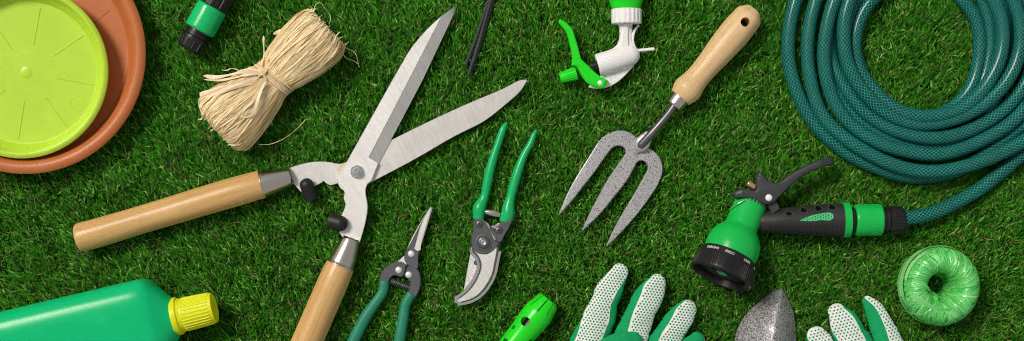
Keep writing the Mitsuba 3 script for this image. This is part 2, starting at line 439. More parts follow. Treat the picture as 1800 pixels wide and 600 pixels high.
# ================================================================== hose connectors
def connector(p0, d, label, flip_nut, t, big=27.0):
    """green snap-on hose connector: t = 0 at the hose side of the green shell, shell 0..48"""
    tk = t
    tk.add('shell', lathe(p0, d, [(0, 18), (0, big - 3), (0.7, big - 1.6), (2.2, big - 0.4), (5, big + 0.2), (24, big), (43, big + 0.2), (46, big - 0.4), (47.5, big - 1.6), (48, big - 3.5), (48, 16)], seg=64), tk.shell_mat, smooth=40)
    tk.add('neck', lathe(p0, d, [(-14, 15), (-14, 18.5), (-11.5, 19), (-11.3, 22.2), (-5, 22.4), (-4.6, 20), (-3.5, 20), (-3.3, 23), (0.5, 23), (0.5, 10)], seg=48), 'black_plastic', smooth=40)
    nut = tk.add('nut', lathe(p0, d, [(-39, 12.5), (-39, 17), (-38.4, 19.5), (-36.5, 21.3), (-33, 22.6), (-16, 23.8), (-13.5, 23.6), (-12.4, 22.4), (-12.2, 16)], seg=64), 'black_plastic', smooth=40)
    for i in range(12):
        th = 2 * math.pi * (i + 0.35) / 12
        a_ = lathe_pt(p0, d, -33.5, 22.4, th); b_ = lathe_pt(p0, d, -20, 23.4, th)
        tk.add('lug', tube([(a_[0], -a_[1], a_[2], 2.0), (b_[0], -b_[1], b_[2], 2.0)], 2, seg=10, n=4, round0=True, round1=True), 'black_plastic', smooth=True, parent=nut)

def grip_pad(t, p0, d, th, t0, t1, r, half, mat):
    """the ribbed thumb pad on a connector's shell"""
    for i in range(9):
        x = t0 + (t1 - t0) * i / 8
        hw = half * (1.0 if i < 5 else math.sqrt(max(0.05, 1 - ((i - 4) / 4.6) ** 2)))
        aa = np.linspace(th - hw, th + hw, 9)
        pts = []
        for q in aa:
            w = lathe_pt(p0, d, x, r, q); pts.append((w[0], -w[1], w[2], 0.85))
        t.add('grip_rib', tube(pts, 0.9, seg=8, n=12, round0=True, round1=True), mat, smooth=True)

t = Thing('hose_connector', 'green and black hose connector lying alone on the grass near the saucers', 'hose connector', 28)
t.shell_mat = 'green_plastic'
cp, cd = (350, 54, 27), (0.49, -0.8717, 0.0)
connector(cp, cd, '', False, t)
t.add('ribbed_nut', lathe(cp, cd, [(47.5, 14), (47.5, 22.5), (49, 24.2), (51, 24.6), (92, 25.2), (95, 24.2), (96, 21), (96, 16), (85, 15), (85, 2)], seg=144,
                          mod=lambda a, x: np.where((x > 50) & (x < 94), 0.85 * np.sign(np.sin(a * 18)), 0)), 'black_plastic', smooth=35)
grip_pad(t, cp, cd, math.radians(24), 36, 8, 26.9, 0.42, 'green_plastic')

# ================================================================== raffia bundle
t = Thing('raffia_bundle', 'bundle of pale natural raffia tied round its waist', 'raffia', 42)
ra0 = np.array([392.0, 219.0]); rd = np.array([0.735, -0.678]); rp = np.array([0.678, 0.735])
WX = np.array([-16, -10, -4, 4, 30, 60, 90, 108, 120, 132, 150, 190, 225, 240, 248, 254]); WR = np.array([36, 51, 57, 59, 56.5, 50, 42, 37.5, 36, 37.5, 42.5, 50, 52.5, 50, 44, 32])
def raff_r(x): return np.interp(x, WX, WR)
def raff_pt(x, a, k=1.0, lift=0.0):
    w = raff_r(x) * k
    lat, hz = w * np.cos(a), 40 + (w * 0.74 + lift) * np.sin(a)
    c = ra0 + np.asarray(x)[..., None] * rd + np.asarray(lat)[..., None] * rp
    return np.stack(np.broadcast_arrays(c[..., 0], -c[..., 1], hz), -1)
xs = np.linspace(-14, 252, 60); aa = np.linspace(0, 2 * math.pi, 40, endpoint=False)
t.add('filler_core', grid_mesh(raff_pt(xs[:, None].repeat(40, 1), aa[None, :].repeat(60, 0), 0.90)), 'straw', smooth=True, color=np.tile([0.40, 0.29, 0.15], (60 * 40 + 2, 1)))
K, M = 680, 34
a0 = rng.uniform(-0.5, math.pi + 0.5, K); drift = rng.normal(0, 0.22, K); kk = rng.uniform(0.90, 1.06, K)
xa = -15 + rng.exponential(6, K); xb = 253 - rng.exponential(7, K)
short = rng.random(K) < 0.16
xa = np.where(short & (rng.random(K) < 0.5), rng.uniform(0, 70, K), xa); xb = np.where(short & (xa < 0), rng.uniform(175, 240, K), xb)
s = np.linspace(0, 1, M)
X = xa[:, None] + (xb - xa)[:, None] * s
ph = rng.uniform(0, 6.28, (K, 1))
A = a0[:, None] + drift[:, None] * (s - 0.5) * 2 + 0.05 * np.sin(s * rng.uniform(3, 12, (K, 1)) + ph)
KK = kk[:, None] + 0.02 * np.sin(s * rng.uniform(4, 14, (K, 1)) + ph * 2) * (np.abs(X - 120) > 14)
KK = np.where(np.abs(X - 120) < 16, np.minimum(KK, 0.99), KK)
P = raff_pt(X, A, KK)
T_ = np.gradient(P, axis=1); T_ /= np.linalg.norm(T_, axis=2, keepdims=True) + 1e-9
tw = rng.normal(0, 0.35, (K, 1)) + 0.35 * np.sin(s * rng.uniform(1, 7, (K, 1)) + ph)
E1 = raff_pt(X, A + 0.02, KK) - P; E1 /= np.linalg.norm(E1, axis=2, keepdims=True) + 1e-9
N1 = np.cross(T_, E1); W_ = E1 * np.cos(tw)[..., None] + N1 * np.sin(tw)[..., None]
wd = np.where(rng.random((K, 1)) < 0.5, rng.uniform(1.0, 2.4, (K, 1)), rng.uniform(2.6, 5.4, (K, 1))) * (0.85 + 0.3 * np.sin(s * 5 + ph)) * np.clip(np.minimum(s, 1 - s) * 14 + 0.35, 0, 1)
tone = rng.beta(2.2, 2.0, K)[:, None]
col = np.array([0.62, 0.45, 0.21]) * (1 - tone) + np.array([0.92, 0.78, 0.48]) * tone
col *= rng.uniform(0.86, 1.06, (K, 1))
m, c = ribbons(P, W_, wd, col)
t.add('fibre', m, 'straw', smooth=False, color=c, kind='stuff')
KF = 90                                        # frayed tips standing off both ends
fx = np.where(rng.random(KF) < 0.5, rng.uniform(-14, 4, KF), rng.uniform(236, 252, KF)); fa = rng.uniform(-0.3, math.pi + 0.3, KF)
sgn = np.where(fx < 100, -1.0, 1.0); sf = np.linspace(0, 1, 8); ln = rng.uniform(3, 10, KF)
XF = fx[:, None] + sgn[:, None] * (sf * ln[:, None] - 12 * (1 - sf)); XC = np.clip(XF, -14, 250)
P = raff_pt(XC, fa[:, None] + rng.normal(0, 0.06, (KF, 1)) * sf, 1.0 + 0.02 * rng.random((KF, 1)))
P[..., :2] += ((XF - XC)[..., None]) * np.array([rd[0], -rd[1]]) + (rng.normal(0, 2.5, (KF, 1, 2)) * sf[None, :, None] ** 2)
T_ = np.gradient(P, axis=1); T_ /= np.linalg.norm(T_, axis=2, keepdims=True) + 1e-9
W_ = np.cross(T_, np.array([0, 0, 1.0]) + rng.normal(0, 0.4, (KF, 1, 3))); W_ /= np.linalg.norm(W_, axis=2, keepdims=True) + 1e-9
m, c = ribbons(P, W_, rng.uniform(1.2, 3.4, (KF, 1)) * np.linspace(1, 0.5, 8)[None], np.array([0.84, 0.69, 0.42]) * rng.uniform(0.7, 1.08, (KF, 1)))
t.add('frayed_tips', m, 'straw', smooth=False, color=c, kind='stuff')
def straw_strip(pts, w, part, n=40, col=(0.76, 0.63, 0.42), twist=0.5, label=None, ph=0.0):
    q = spline([(x, y, z) for x, y, z in pts], n)
    P = V(q); T = np.gradient(P, axis=0); T /= np.linalg.norm(T, axis=1, keepdims=True)
    side = np.cross(T, [0, 0, 1.0]); side /= np.linalg.norm(side, axis=1, keepdims=True) + 1e-9
    up = np.cross(side, T); ss = np.linspace(0, 1, n)
    an = twist * np.sin(ss * 7 + ph)
    W = side * np.cos(an)[:, None] + up * np.sin(an)[:, None]
    ww = w * (0.8 + 0.25 * np.sin(ss * 9 + ph)) * np.clip(np.minimum(ss, 1 - ss) * 12 + 0.3, 0, 1)
    m, c = ribbons(P[None], W[None], ww[None], np.array([col]))
    # a second skin just below gives the strip its thickness
    m2, c2 = ribbons(P[None] - up[None] * 0.5, W[None], ww[None] * 0.96, np.array([col]) * 0.9)
    t.add(part, join([m, m2]), 'straw', smooth=False, color=np.vstack([c, c2]), label=label)
for x0 in (113.5, 116.0, 118.5, 121.0, 123.5, 126.0):       # the tie round the waist: strands side by side
    aa = np.linspace(-0.35, math.pi + 0.35, 40)
    P = raff_pt(x0 + 4 * np.cos(aa) + rng.normal(0, 0.5) + 1.4 * np.sin(aa * 2 + x0), aa, 1.05 + 0.03 * rng.random())
    an = rng.normal(0, 0.45) + 0.5 * np.sin(aa * 2.2 + x0 * 3)
    W = np.array([rd[0], -rd[1], 0.0])[None] * np.cos(an)[:, None] + np.array([0, 0, 1.0])[None] * np.sin(an)[:, None]
    m, c = ribbons(P[None], W[None], np.full((1, 40), rng.uniform(2.8, 4.2)), np.array([[0.74, 0.58, 0.34]]) * rng.uniform(0.72, 1.05))
    t.add('tie_band', m, 'straw', smooth=False, color=c)
for k, pts in enumerate(([(455, 124, 64), (463, 130, 74), (470, 137, 74), (476, 144, 68)], [(457, 136, 68), (463, 133, 75), (469, 128, 74), (474, 122, 66)], [(459, 128, 70), (466, 132, 76), (472, 133, 70)])):
    straw_strip(pts, 5.5, 'knot', n=14, ph=k * 1.7, col=(0.74, 0.60, 0.38))
for pts, w, ph in (([(470, 133, 72), (440, 128, 70), (405, 133, 60), (375, 136, 48), (357, 133, 40)], 6.5, 0.3),
                   ([(468, 131, 74), (440, 133, 72), (410, 139, 60), (385, 141, 50), (358, 140, 42)], 5.0, 1.3),
                   ([(466, 128, 72), (440, 123, 66), (420, 127, 52), (402, 140, 40), (388, 150, 34)], 3.0, 2.3),
                   ([(420, 124, 46), (405, 121, 42), (396, 124, 40), (388, 122, 38)], 2.0, 2.0),
                   ([(462, 118, 70), (465, 100, 52), (463, 80, 40), (462, 62, 34)], 3.2, 0.0),
                   ([(520, 43, 62), (508, 48, 50), (493, 54, 40), (479, 60, 36)], 6.0, 0.9)):
    straw_strip(pts, w, 'loose_end', ph=ph)
straw_strip([(472, 137, 76), (460, 160, 82), (446, 185, 82), (433, 198, 80), (431, 206, 80), (441, 207, 80), (452, 198, 82), (461, 172, 83), (472, 145, 78)], 5.5, 'loop', n=60, ph=1.0)
for k in range(9):
    f = k / 8
    straw_strip([(352 + 3 * f, 164 + 14 * f, 50 + 10 * f), (375 + 2 * f, 160 + 12 * f, 62 + 8 * f), (405, 152 + 10 * f, 75 + 3 * f), (440, 142 + 8 * f, 73 + f), (470 - 6 * f, 134 + 10 * f, 62)], 4.6, 'loose_end', ph=k * 0.9, col=(0.78 - 0.1 * (k % 3) / 2, 0.65 - 0.1 * (k % 3) / 2, 0.43 - 0.08 * (k % 3) / 2))
for pts in ([(553, 20, 45), (555, 8, 40), (562, 4, 34), (568, 12, 30), (575, 20, 26), (579, 30, 24), (575, 42, 22)],
            [(600, 82, 50), (612, 86, 40), (624, 94, 32), (627, 106, 27), (630, 118, 23)],
            [(602, 90, 44), (606, 100, 36), (620, 106, 30), (628, 112, 26)],
            [(452, 254, 40), (470, 254, 34), (490, 247, 27), (515, 230, 24), (536, 208, 22)],
            [(356, 178, 40), (351, 184, 34), (350, 192, 28)], [(402, 196, 82), (408, 206, 80), (411, 218, 77)]):
    straw_strip(pts, 1.1, 'stray_fibre', col=(0.66, 0.55, 0.34), ph=pts[0][0])

# ================================================================== hedge shears
t = Thing('hedge_shears', 'large open hedge shears with bright steel blades and two wooden handles', 'hedge shears', 26)
# lower blade: right blade and the tang that runs to the left handle
lowb = outline([(926, 139.5), (918, 140), (894, 150.6), (859, 166.4), (789.5, 196.5), (688, 245.6)], [(688, 245.6), (640, 268), (608, 285)],
               [(608, 285), (596.7, 288), (583, 286), (563, 284), (536.7, 286.7), (506.7, 295.5)], [(506.7, 295.5), (500, 312), (507, 326), (515, 324)], [(515, 324), (527.5, 338)],
               [(527.5, 338), (540, 333), (553, 327.5), (565, 321)], [(565, 321), (567.6, 318.4), (570, 321)], [(570, 321), (575, 324.5), (580, 326), (592, 323), (612, 329), (640, 327), (653, 320)],
               [(653, 320), (748, 269), (811.7, 233), (846.5, 215.5), (875, 195), (900, 174), (916, 158.5), (926, 142.5)])
t.add('lower_blade', plate(lowb, 12, 17, 0.7), 'brushed_cross', label='right-hand blade of the shears with cross brushed face')
upb = outline([(777.2, 27.4), (756.7, 45.5), (740, 63), (721.7, 86), (710, 105), (690, 140)], [(690, 140), (652, 208), (609, 285)],
              [(609, 285), (602, 297), (594, 310), (592.5, 317), (594.5, 325), (599, 332), (604, 335.5)], [(604, 335.5), (605.5, 340), (604, 346), (605, 353), (607.5, 360)], [(607.5, 360), (604, 370), (600, 379), (597, 393), (596, 408), (602, 417), (617, 428), (632, 427)],
              [(632, 427), (640, 400), (645, 376), (646, 362), (643.6, 347), (642.5, 334), (646.7, 323), (653, 318)], [(653, 318), (665, 287)], [(665, 287), (648.6, 277)], [(648.6, 277), (719.3, 140), (777.2, 27.4)])
body = plate(upb, 17.2, 25, 0.8)
t.add('upper_blade', body, 'brushed', label='upper blade of the shears with hollow ground face')
# the ground bevel: from the ridge down to the cutting edge, and the spine half, slightly tilted faces on the blade
def facet(quad_ridge, quad_edge, zr, ze, z0, n=40):
    lin = lambda q: np.column_stack([np.interp(np.linspace(0, 1, n), np.linspace(0, 1, len(q)), np.array(q, float)[:, k]) for k in (0, 1)])
    a, b = lin(quad_ridge), lin(quad_edge)
    top = np.stack([V(a, zr), V(b, ze)], 1); bot = np.stack([V(a, z0), V(b, z0)], 1)
    R = np.concatenate([top, bot[:, ::-1]], 1)
    return grid_mesh(R, True, True)
t.add('bevel', facet([(800.0, 10.6), (777.2, 27.4), (719.3, 140), (649.0, 277.3)], [(801.4, 13.4), (790, 40), (742.7, 140), (665.2, 287.2)], 24.6, 19.0, 16.9), 'brushed_cross', parent=t.key + '__upper_blade', smooth=25)
t.add('washer', lathe((628, 302.5, 25), (0, 0, 1), [(0, 5), (0, 11.2), (0.5, 11.7), (2, 11.7), (2.6, 11.0), (2.6, 4)], seg=40), 'polished')
nut = t.add('nut', lathe((628, 302.5, 27.4), (0, 0, 1), [(0, 3), (0, 9.6), (5.5, 9.6), (7.2, 8.2), (7.2, 3)], seg=6), 'polished', smooth=False)
t.add('stud', lathe((628, 302.5, 27.4), (0, 0, 1), [(0, 3), (0, 5.6), (9.5, 5.2), (10.6, 4.4), (10.6, 0.5)], seg=28), 'polished', parent=nut)
t.add('nut_collar', lathe((628, 302.5, 34.5), (0, 0, 1), [(0, 6.2), (0, 8.0), (1.4, 7.7), (1.6, 6.4)], seg=28), 'polished', parent=nut)
t.add('grease_smear', plate(outline([(594, 297), (597, 291), (603, 288), (608, 287), (604, 296), (599, 305), (595, 312), (592.5, 308), (592.6, 302)]), 16.95, 17.14, 0.05), 'grease', parent=t.key + '__lower_blade')
# left handle
mm, uv = tube([(512, 309.5, 19, 15.2), (500, 313, 20, 17.5), (480, 318.5, 22, 21), (459, 324.6, 24, 23.8)], 0, seg=36, n=14, uv=True)
fer = t.add('ferrule', mm, 'nickel', smooth=True)
hnd, uv = tube([(459, 324.3, 24, 24.8), (430, 332.6, 25, 25.8), (390, 344, 25, 26), (300, 371, 25, 25), (220, 395, 25, 25), (170, 410, 25, 25.8), (142, 417.6, 25, 25.8)], 0, seg=48, n=60, uv=True, soft=7)
t.add('handle', hnd, 'ash_wood', smooth=True, uv=uv * [2 * math.pi * 25 * U, 1], label='wooden handle pointing left')
t.add('ferrule_lip', lathe((461.5, 323.6, 24), (-0.9596, 0.2814, 0), [(-2.2, 20), (-2.2, 24.4), (-1, 25), (0.8, 25), (1.4, 24.4), (1.4, 20)], seg=48), 'nickel', parent=fer)
# lower handle
mm, uv = tube([(617, 419, 20, 16), (613, 430, 21, 18.5), (606, 448, 22, 22.3), (598, 467, 24, 25)], 0, seg=36, n=14, uv=True)
fer = t.add('ferrule', mm, 'nickel', smooth=True)
hnd, uv = tube([(597.5, 468.3, 24, 25.2), (592, 481, 25, 26.2), (575, 520, 25, 27), (540, 600, 25, 27), (500, 692, 25, 26), (466, 770, 25, 26)], 0, seg=48, n=60, uv=True, soft=7)
t.add('handle', hnd, 'ash_wood', smooth=True, uv=uv * [2 * math.pi * 25 * U, 1] + [0.37, 0.21], label='wooden handle pointing to the bottom edge')
t.add('ferrule_lip', lathe((598.6, 465.8, 24), (-0.39, 0.92, 0), [(-2.2, 20), (-2.2, 25.5), (-1, 26.2), (0.8, 26.2), (1.4, 25.4), (1.4, 20)], seg=48), 'nickel', parent=fer)
# rubber stops
def bullet(p, q, r, dz):
    d = np.array([q[0] - p[0], q[1] - p[1], dz]); L = np.linalg.norm(d)
    prof = [(0, 1), (0, r - 1.2), (0.8, r - 0.2), (2, r)] + [(L - r + r * math.sin(x), r * max(math.cos(x), 0.02)) for x in np.linspace(0, math.pi / 2, 10)]
    return lathe(p, d / L, prof, seg=36)
t.add('rubber_stop', bullet((546.3, 350, 20), (536.5, 314.5, 34), 12.2, 14), 'rubber', smooth=40)
t.add('rubber_stop', bullet((580, 387.5, 26), (611, 396.5, 36), 13.8, 10), 'rubber', smooth=40)

# ================================================================== pruning snips
t = Thing('pruning_snips', 'small pruning snips with narrow pointed blade and dark green vinyl handles', 'pruning snips', 20)
arm1 = outline([(697.8, 459.8), (682, 467), (672, 477), (668.6, 485), (666.6, 494)], [(666.6, 494), (668, 506), (680, 508), (682.8, 502.3)], [(682.8, 502.3), (683.6, 495), (686, 489), (693.5, 484.6), (706, 487.3), (709.5, 484.5)], [(709.5, 484.5), (714.8, 467), (705, 460)])
arm2 = outline([(716.2, 467.6), (724, 468), (732.9, 472.5), (738, 482), (739.6, 492), (738.6, 504), (731.8, 521)], [(731.8, 521), (724, 526), (714, 522), (715.6, 517.3)], [(715.6, 517.3), (718.5, 511), (721, 505), (720.8, 496), (716, 490), (710.8, 487.2)], [(710.8, 487.2), (711.5, 482)])
under = outline([(754.6, 364.6), (735, 398), (714.7, 440), (706.7, 456), (697.8, 460)], [(697.8, 460), (707, 469), (715.5, 468), (724, 452), (738, 420)])
t.add('rear_blade', plate(under, 9, 13, 0.5), 'brushed')
t.add('arm', plate(arm1, 9.5, 17, 1.6), 'gunmetal', smooth=40)
upp = outline([(755.3, 363.3), (740.5, 391), (728, 415), (714.7, 440), (710.5, 450), (711.5, 459), (717, 466), (724, 470), (732.7, 472), (734.6, 458), (736.2, 444), (740.5, 430)], [(740.5, 430), (751.5, 396), (760.9, 365.6)], [(760.9, 365.6), (758, 363.4)])
t.add('front_blade', plate(upp, 13.2, 18.5, 0.8), 'gunmetal', smooth=25)
t.add('cutting_edge', plate(outline([(756.4, 364.6), (741.5, 392), (733.5, 418), (728.2, 437.4)], [(728.2, 437.4), (733, 441.2), (739.4, 440)], [(739.4, 440), (740.2, 431)], [(740.2, 431), (751.0, 396)], [(751.0, 396), (760.0, 366)]), 18.0, 19.4, 0.5), 'brushed', parent=t.key + '__front_blade')
t.add('hone', plate(outline([(758.2, 365.0), (749.6, 393)], [(749.6, 393), (739.2, 430)], [(740.6, 430.4), (751.2, 396.5)], [(751.2, 396.5), (760.4, 366)]), 19.2, 19.8, 0.2), 'polished', parent=t.key + '__front_blade')
t.add('arm', plate(arm2, 10.5, 18.3, 1.6), 'gunmetal', smooth=40)
t.add('boss', plate(outline([(697.8, 459.9), (703, 456.5), (710.6, 450.4), (713, 458), (714.6, 466.6), (706, 463.5)]), 12.4, 15.6, 0.6), 'brushed')
t.add('gap_filler', plate(outline([(711.8, 468.5), (716.4, 464.8), (717.6, 469.5), (713.6, 476), (710.6, 487), (708.6, 486)]), 9, 17.4, 0.5), 'black_plastic')  # black filler darkens the open gap between the two arms
for (x, y, z) in ((722.7, 446.4, 18.5), (700.6, 475, 17), (718.2, 483.3, 18.3)):
    t.add('rivet', lathe((x, y, z - 0.5), (0, 0, 1), [(0, 6.1), (1.2, 6.0), (2.4, 5.0), (3.2, 3.2), (3.6, 0.4)], seg=28), 'rivet_steel', smooth=True)
th = np.linspace(0, 2 * math.pi * 12, 330); s = np.linspace(0, 1, 330)
hx = np.column_stack([687 + 34 * s + 5.2 * np.cos(th) * -0.35, 494.5 + 12.5 * s + 5.2 * np.cos(th) * 0.93, 11 + 5.2 * np.sin(th)])
def wire(path, r, seg=7):
    P = V(path); T = np.gradient(P, axis=0); T /= np.linalg.norm(T, axis=1, keepdims=True)
    ref = np.cross(T, np.array([0.943, -0.35, 0.0]) + 0 * T); ref /= np.linalg.norm(ref, axis=1, keepdims=True) + 1e-9
    b = np.cross(T, ref); a = np.linspace(0, 2 * math.pi, seg, endpoint=False)
    return grid_mesh(P[:, None] + r * (np.cos(a)[None, :, None] * ref[:, None] + np.sin(a)[None, :, None] * b[:, None]))
t.add('spring', wire(hx, 1.05), 'dark_steel', smooth=True)
t.add('grip', tube([(675, 496, 13.5, 8.6), (673, 511, 13.5, 8.8), (661.5, 530, 13.5, 9.0), (643.5, 556, 13.5, 10), (622, 597.5, 13.5, 10.4), (606, 640, 13.5, 10), (596, 690, 13.5, 9.5)], 0, seg=24, n=50, round0=0.35, round1=True, flat=0.85), 'dark_vinyl', smooth=True, label='left dark green vinyl grip')
t.add('grip', tube([(722.5, 518.5, 14, 9.0), (713.5, 534, 14, 8.8), (709.2, 553, 14, 9.2), (702, 598, 14, 9.8), (697, 645, 14, 9.6), (696, 695, 14, 9.2)], 0, seg=24, n=50, round0=0.35, round1=True, flat=0.85), 'dark_vinyl', smooth=True, label='right dark green vinyl grip')

# ================================================================== secateurs
t = Thing('bypass_secateurs', 'bypass secateurs with glossy bright green handles and hooked silver jaw', 'secateurs', 24)
t.add('handle', tube([(889.5, 217.5, 14, 3.0), (886.8, 222, 14, 4.8), (881, 236, 14, 6.4), (873, 259.5, 14.5, 6.8), (862.5, 294, 15, 7.9), (855, 330, 15, 8.0), (848.6, 353, 15, 8.6), (842.5, 366, 15, 11.4), (841.2, 377, 15, 10.4), (841, 384, 15, 9.9)], 0, seg=28, n=70, round0=True, soft=2, flat=1.05), 'dipped_green', smooth=True, label='left green handle')
t.add('handle', tube([(942, 230.6, 14, 2.8), (939, 236, 14, 4.2), (934.5, 248, 14, 5.4), (923.8, 268, 14.5, 6.4), (911, 300, 15, 8.2), (902.2, 329, 15, 8.4), (896, 354, 15, 8.8), (893.5, 368, 15, 11.4), (892.5, 380, 15, 12), (887, 390, 14, 10.5)], 0, seg=28, n=70, round0=True, round1=0.5, flat=1.05), 'dipped_green', smooth=True, label='right green handle')
t.add('spring', lathe((852, 372.2, 14), (0.975, 0.22, 0), [(0, 2), (0, 4.8), (3, 5.6), (9, 6.8), (15, 7.0), (21, 6.2), (27, 4.6), (29, 4), (29, 1)], seg=36, mod=lambda a, x: 0.35 * np.sin(x * 2.4 + a)), 'nickel', smooth=True)
t.add('cutting_blade', plate(outline([(829, 434), (825.5, 452), (820, 482), (813, 519)], [(813, 519), (828, 508), (840, 492), (848, 475), (851, 455), (848, 436)]), 12, 15, 0.5), 'brushed')
t.add('blade_hole', lathe((837, 462.6, 14.4), (0, 0, 1), [(0, 1), (0, 4.8), (0.9, 4.5), (0.9, 3.4), (0.75, 3.2), (0.75, 0.3)], seg=24), 'dark_steel', parent=t.key + '__cutting_blade')
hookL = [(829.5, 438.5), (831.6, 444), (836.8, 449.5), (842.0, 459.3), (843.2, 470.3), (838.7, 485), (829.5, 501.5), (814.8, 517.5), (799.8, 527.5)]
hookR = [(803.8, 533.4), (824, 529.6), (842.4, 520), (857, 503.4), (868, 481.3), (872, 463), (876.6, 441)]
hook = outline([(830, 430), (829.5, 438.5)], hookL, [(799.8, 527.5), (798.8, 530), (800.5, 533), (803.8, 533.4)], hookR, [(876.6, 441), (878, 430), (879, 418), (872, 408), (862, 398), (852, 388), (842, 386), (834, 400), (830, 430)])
jaw = t.add('hook_jaw', plate(hook, 15.2, 20, 0.6), 'dark_steel')  # dark base plate paints in the shade of the grooves beside the web
def off(pts, d):
    p = spline(pts, 60); T = np.gradient(p, axis=0); T /= np.linalg.norm(T, axis=1, keepdims=True)
    return p + np.column_stack([T[:, 1], -T[:, 0]]) * d
def strip(pts, d0, d1, z0, z1, mat, part, **k):
    a = off(pts, d0); b = off(pts, d1)
    t.add(part, plate(np.vstack([a, b[::-1]]), z0, z1, 0.5), mat, **k)
strip(hookL, -0.2, -5.0, 19.7, 22, 'polished', 'rim', parent=jaw)
strip(hookR, -0.2, -5.0, 19.7, 22, 'polished', 'rim', parent=jaw)
cen = outline([(836.5, 440), (843, 449), (847.8, 459), (849, 471), (844, 487), (834, 505), (819, 520.5), (807, 529.2)], [(807, 529.2), (824, 524.6), (838.5, 516.5), (852.5, 500), (863, 479), (866.6, 462), (870, 444), (871, 436)], [(871, 436), (862, 446), (850, 449), (842, 446)])
cen = np.array(Polygon(cen).buffer(2.6).exterior.coords)[:-1]
t.add('tip', plate(outline([(806, 522.6), (799.6, 527.2), (798.4, 530), (800.3, 533.2), (804, 533.8), (811, 532.8)], [(811, 532.8), (810, 527)]), 19.6, 21.9, 0.5), 'polished', parent=jaw)
t.add('web', plate(cen, 19.7, 22.3, 0.8), 'brushed', parent=jaw)
t.add('jaw_tang', plate(outline([(848, 384.9), (854, 390), (860.5, 396.5), (861.2, 403), (867, 412), (872.5, 421)], [(872.5, 421), (866, 426), (850, 410), (842, 390)]), 16, 22.0, 0.6), 'polished', parent=jaw)
t.add('jaw_tang', plate(outline([(862, 398.5), (868, 397), (879.5, 392.5), (880, 404), (874, 410), (872, 405.5)]), 15.6, 20.4, 0.6), 'polished', parent=jaw)
pl1 = outline([(833.5, 385.8), (841, 384.4), (848.5, 385), (854.5, 393), (859, 402), (865, 415), (871.2, 424.3), (877, 427), (871.8, 434.5)], [(871.8, 434.5), (861, 443.8), (850, 446.7), (838.5, 444), (831, 436), (828.3, 425), (831.6, 405)])
t.add('side_plate', plate(pl1, 21.6, 25.5, 0.9), 'dark_steel')
pl2 = outline([(895, 378.3), (898.5, 377.6), (900.6, 380.4), (899, 390), (895, 400), (886, 415.5), (878.6, 426.2), (872, 424)], [(872, 424), (873, 417), (871.2, 409), (872.5, 402), (880, 393)])
t.add('side_plate', plate(pl2, 20.5, 25.2, 0.9), 'dark_steel')
bolt = t.add('pivot_bolt', lathe((850, 426, 25), (0, 0, 1), [(0, 5), (0, 14.6), (1.2, 15.2), (2.2, 14.8), (2.5, 12), (2.5, 11.6), (4.2, 11.0), (6.0, 8.6), (6.6, 6.6), (6.6, 2)], seg=48), 'dark_steel', smooth=35)
t.add('bolt_head', lathe((850, 426, 31), (0, 0, 1), [(0, 3), (0, 5.2), (2.0, 5.0), (2.6, 4.0), (2.0, 2.6), (2.0, 0.3)], seg=24, mod=lambda a, x: 0.35 * np.sign(np.sin(a * 6)) * (x < 1.5)), 'polished', parent=bolt)
for (x, y, z) in ((842.8, 393.8, 25.2), (877, 404.7, 25)):
    sc = t.add('screw', lathe((x, y, z), (0, 0, 1), [(0, 2), (0, 6.9), (1.0, 6.8), (2.6, 5.2), (3.2, 3.2), (3.4, 0.3)], seg=32), 'dark_steel', smooth=40)
    for rr in (20, 110):
        t.add('slot', box((x, y, z + 3.1), (6.4, 1.5, 0.9), rr, 0.2), 'black_plastic', parent=sc)

# ================================================================== black plant sticks
for (p, q, lab, z) in (((863.5, -8), (818, 115), 'black twisted plant tie, leftmost of the three lying at the top edge', 7), ((866.5, -8), (823, 133), 'longest black twisted plant tie, middle of the three at the top edge', 9), ((870, -8), (827, 127), 'black twisted plant tie, rightmost of the three lying at the top edge', 6)):
    tk = Thing('plant_tie', lab, 'plant tie', 8, 'black plant ties lying side by side')
    q_, p_ = np.array(q, float), np.array(p, float)
    p_ = q_ + (p_ - q_) * 1.9
    N = 260
    s = np.linspace(0, 1, N); L = np.linalg.norm(p_ - q_)
    dn = (p_ - q_) / L; pn = np.array([-dn[1], dn[0]])
    for k in range(2):
        ph = s * L / 7.0 * 2 * math.pi + k * math.pi
        w = np.column_stack([q_ + s[:, None] * (p_ - q_) + (1.4 * np.cos(ph) + 0.9 * np.sin(s * 9))[:, None] * pn, z + 1.15 * np.sin(ph)])
        tk.add('wire', wire(w, 2.0, 8), 'grey_plastic', smooth=True)

# ================================================================== spray bottle
t = Thing('spray_bottle', 'upside down trigger spray bottle, bright green with a white spray head', 'spray bottle', 24)
t.add('bottle', lathe((1100, 17, 26), (0, -1, 0), [(0, 20), (1, 24.5), (4, 26), (18, 30.5), (40, 36), (75, 42), (90, 44), (200, 44), (206, 40), (206, 2)], seg=64, flat=0.85), 'neon_green', smooth=40)
t.add('collar', lathe((1101, 16.4, 26), (0, 1, 0), [(0, 18), (0, 25), (1, 26), (24.5, 26.2), (25.6, 25.2), (25.8, 18), (25.8, 2)], seg=140, mod=lambda a, x: np.where((x > 0.5) & (x < 25), 0.45 * np.sign(np.sin(a * 20)), 0)), 'white_plastic', smooth=35)
neck = outline([(1086.5, 41), (1088.5, 48), (1089.3, 58), (1085, 77.7), (1076, 86), (1062, 91.3), (1048, 95)], [(1048, 95), (1059, 133)], [(1059, 133), (1080, 118), (1119, 104)], [(1119, 104), (1121, 96), (1119.5, 87.4), (1112.5, 73), (1111.3, 58), (1112, 43), (1112.5, 41)])
head = t.add('head', plate(neck, 6, 32, 4.0), 'white_plastic', smooth=50)
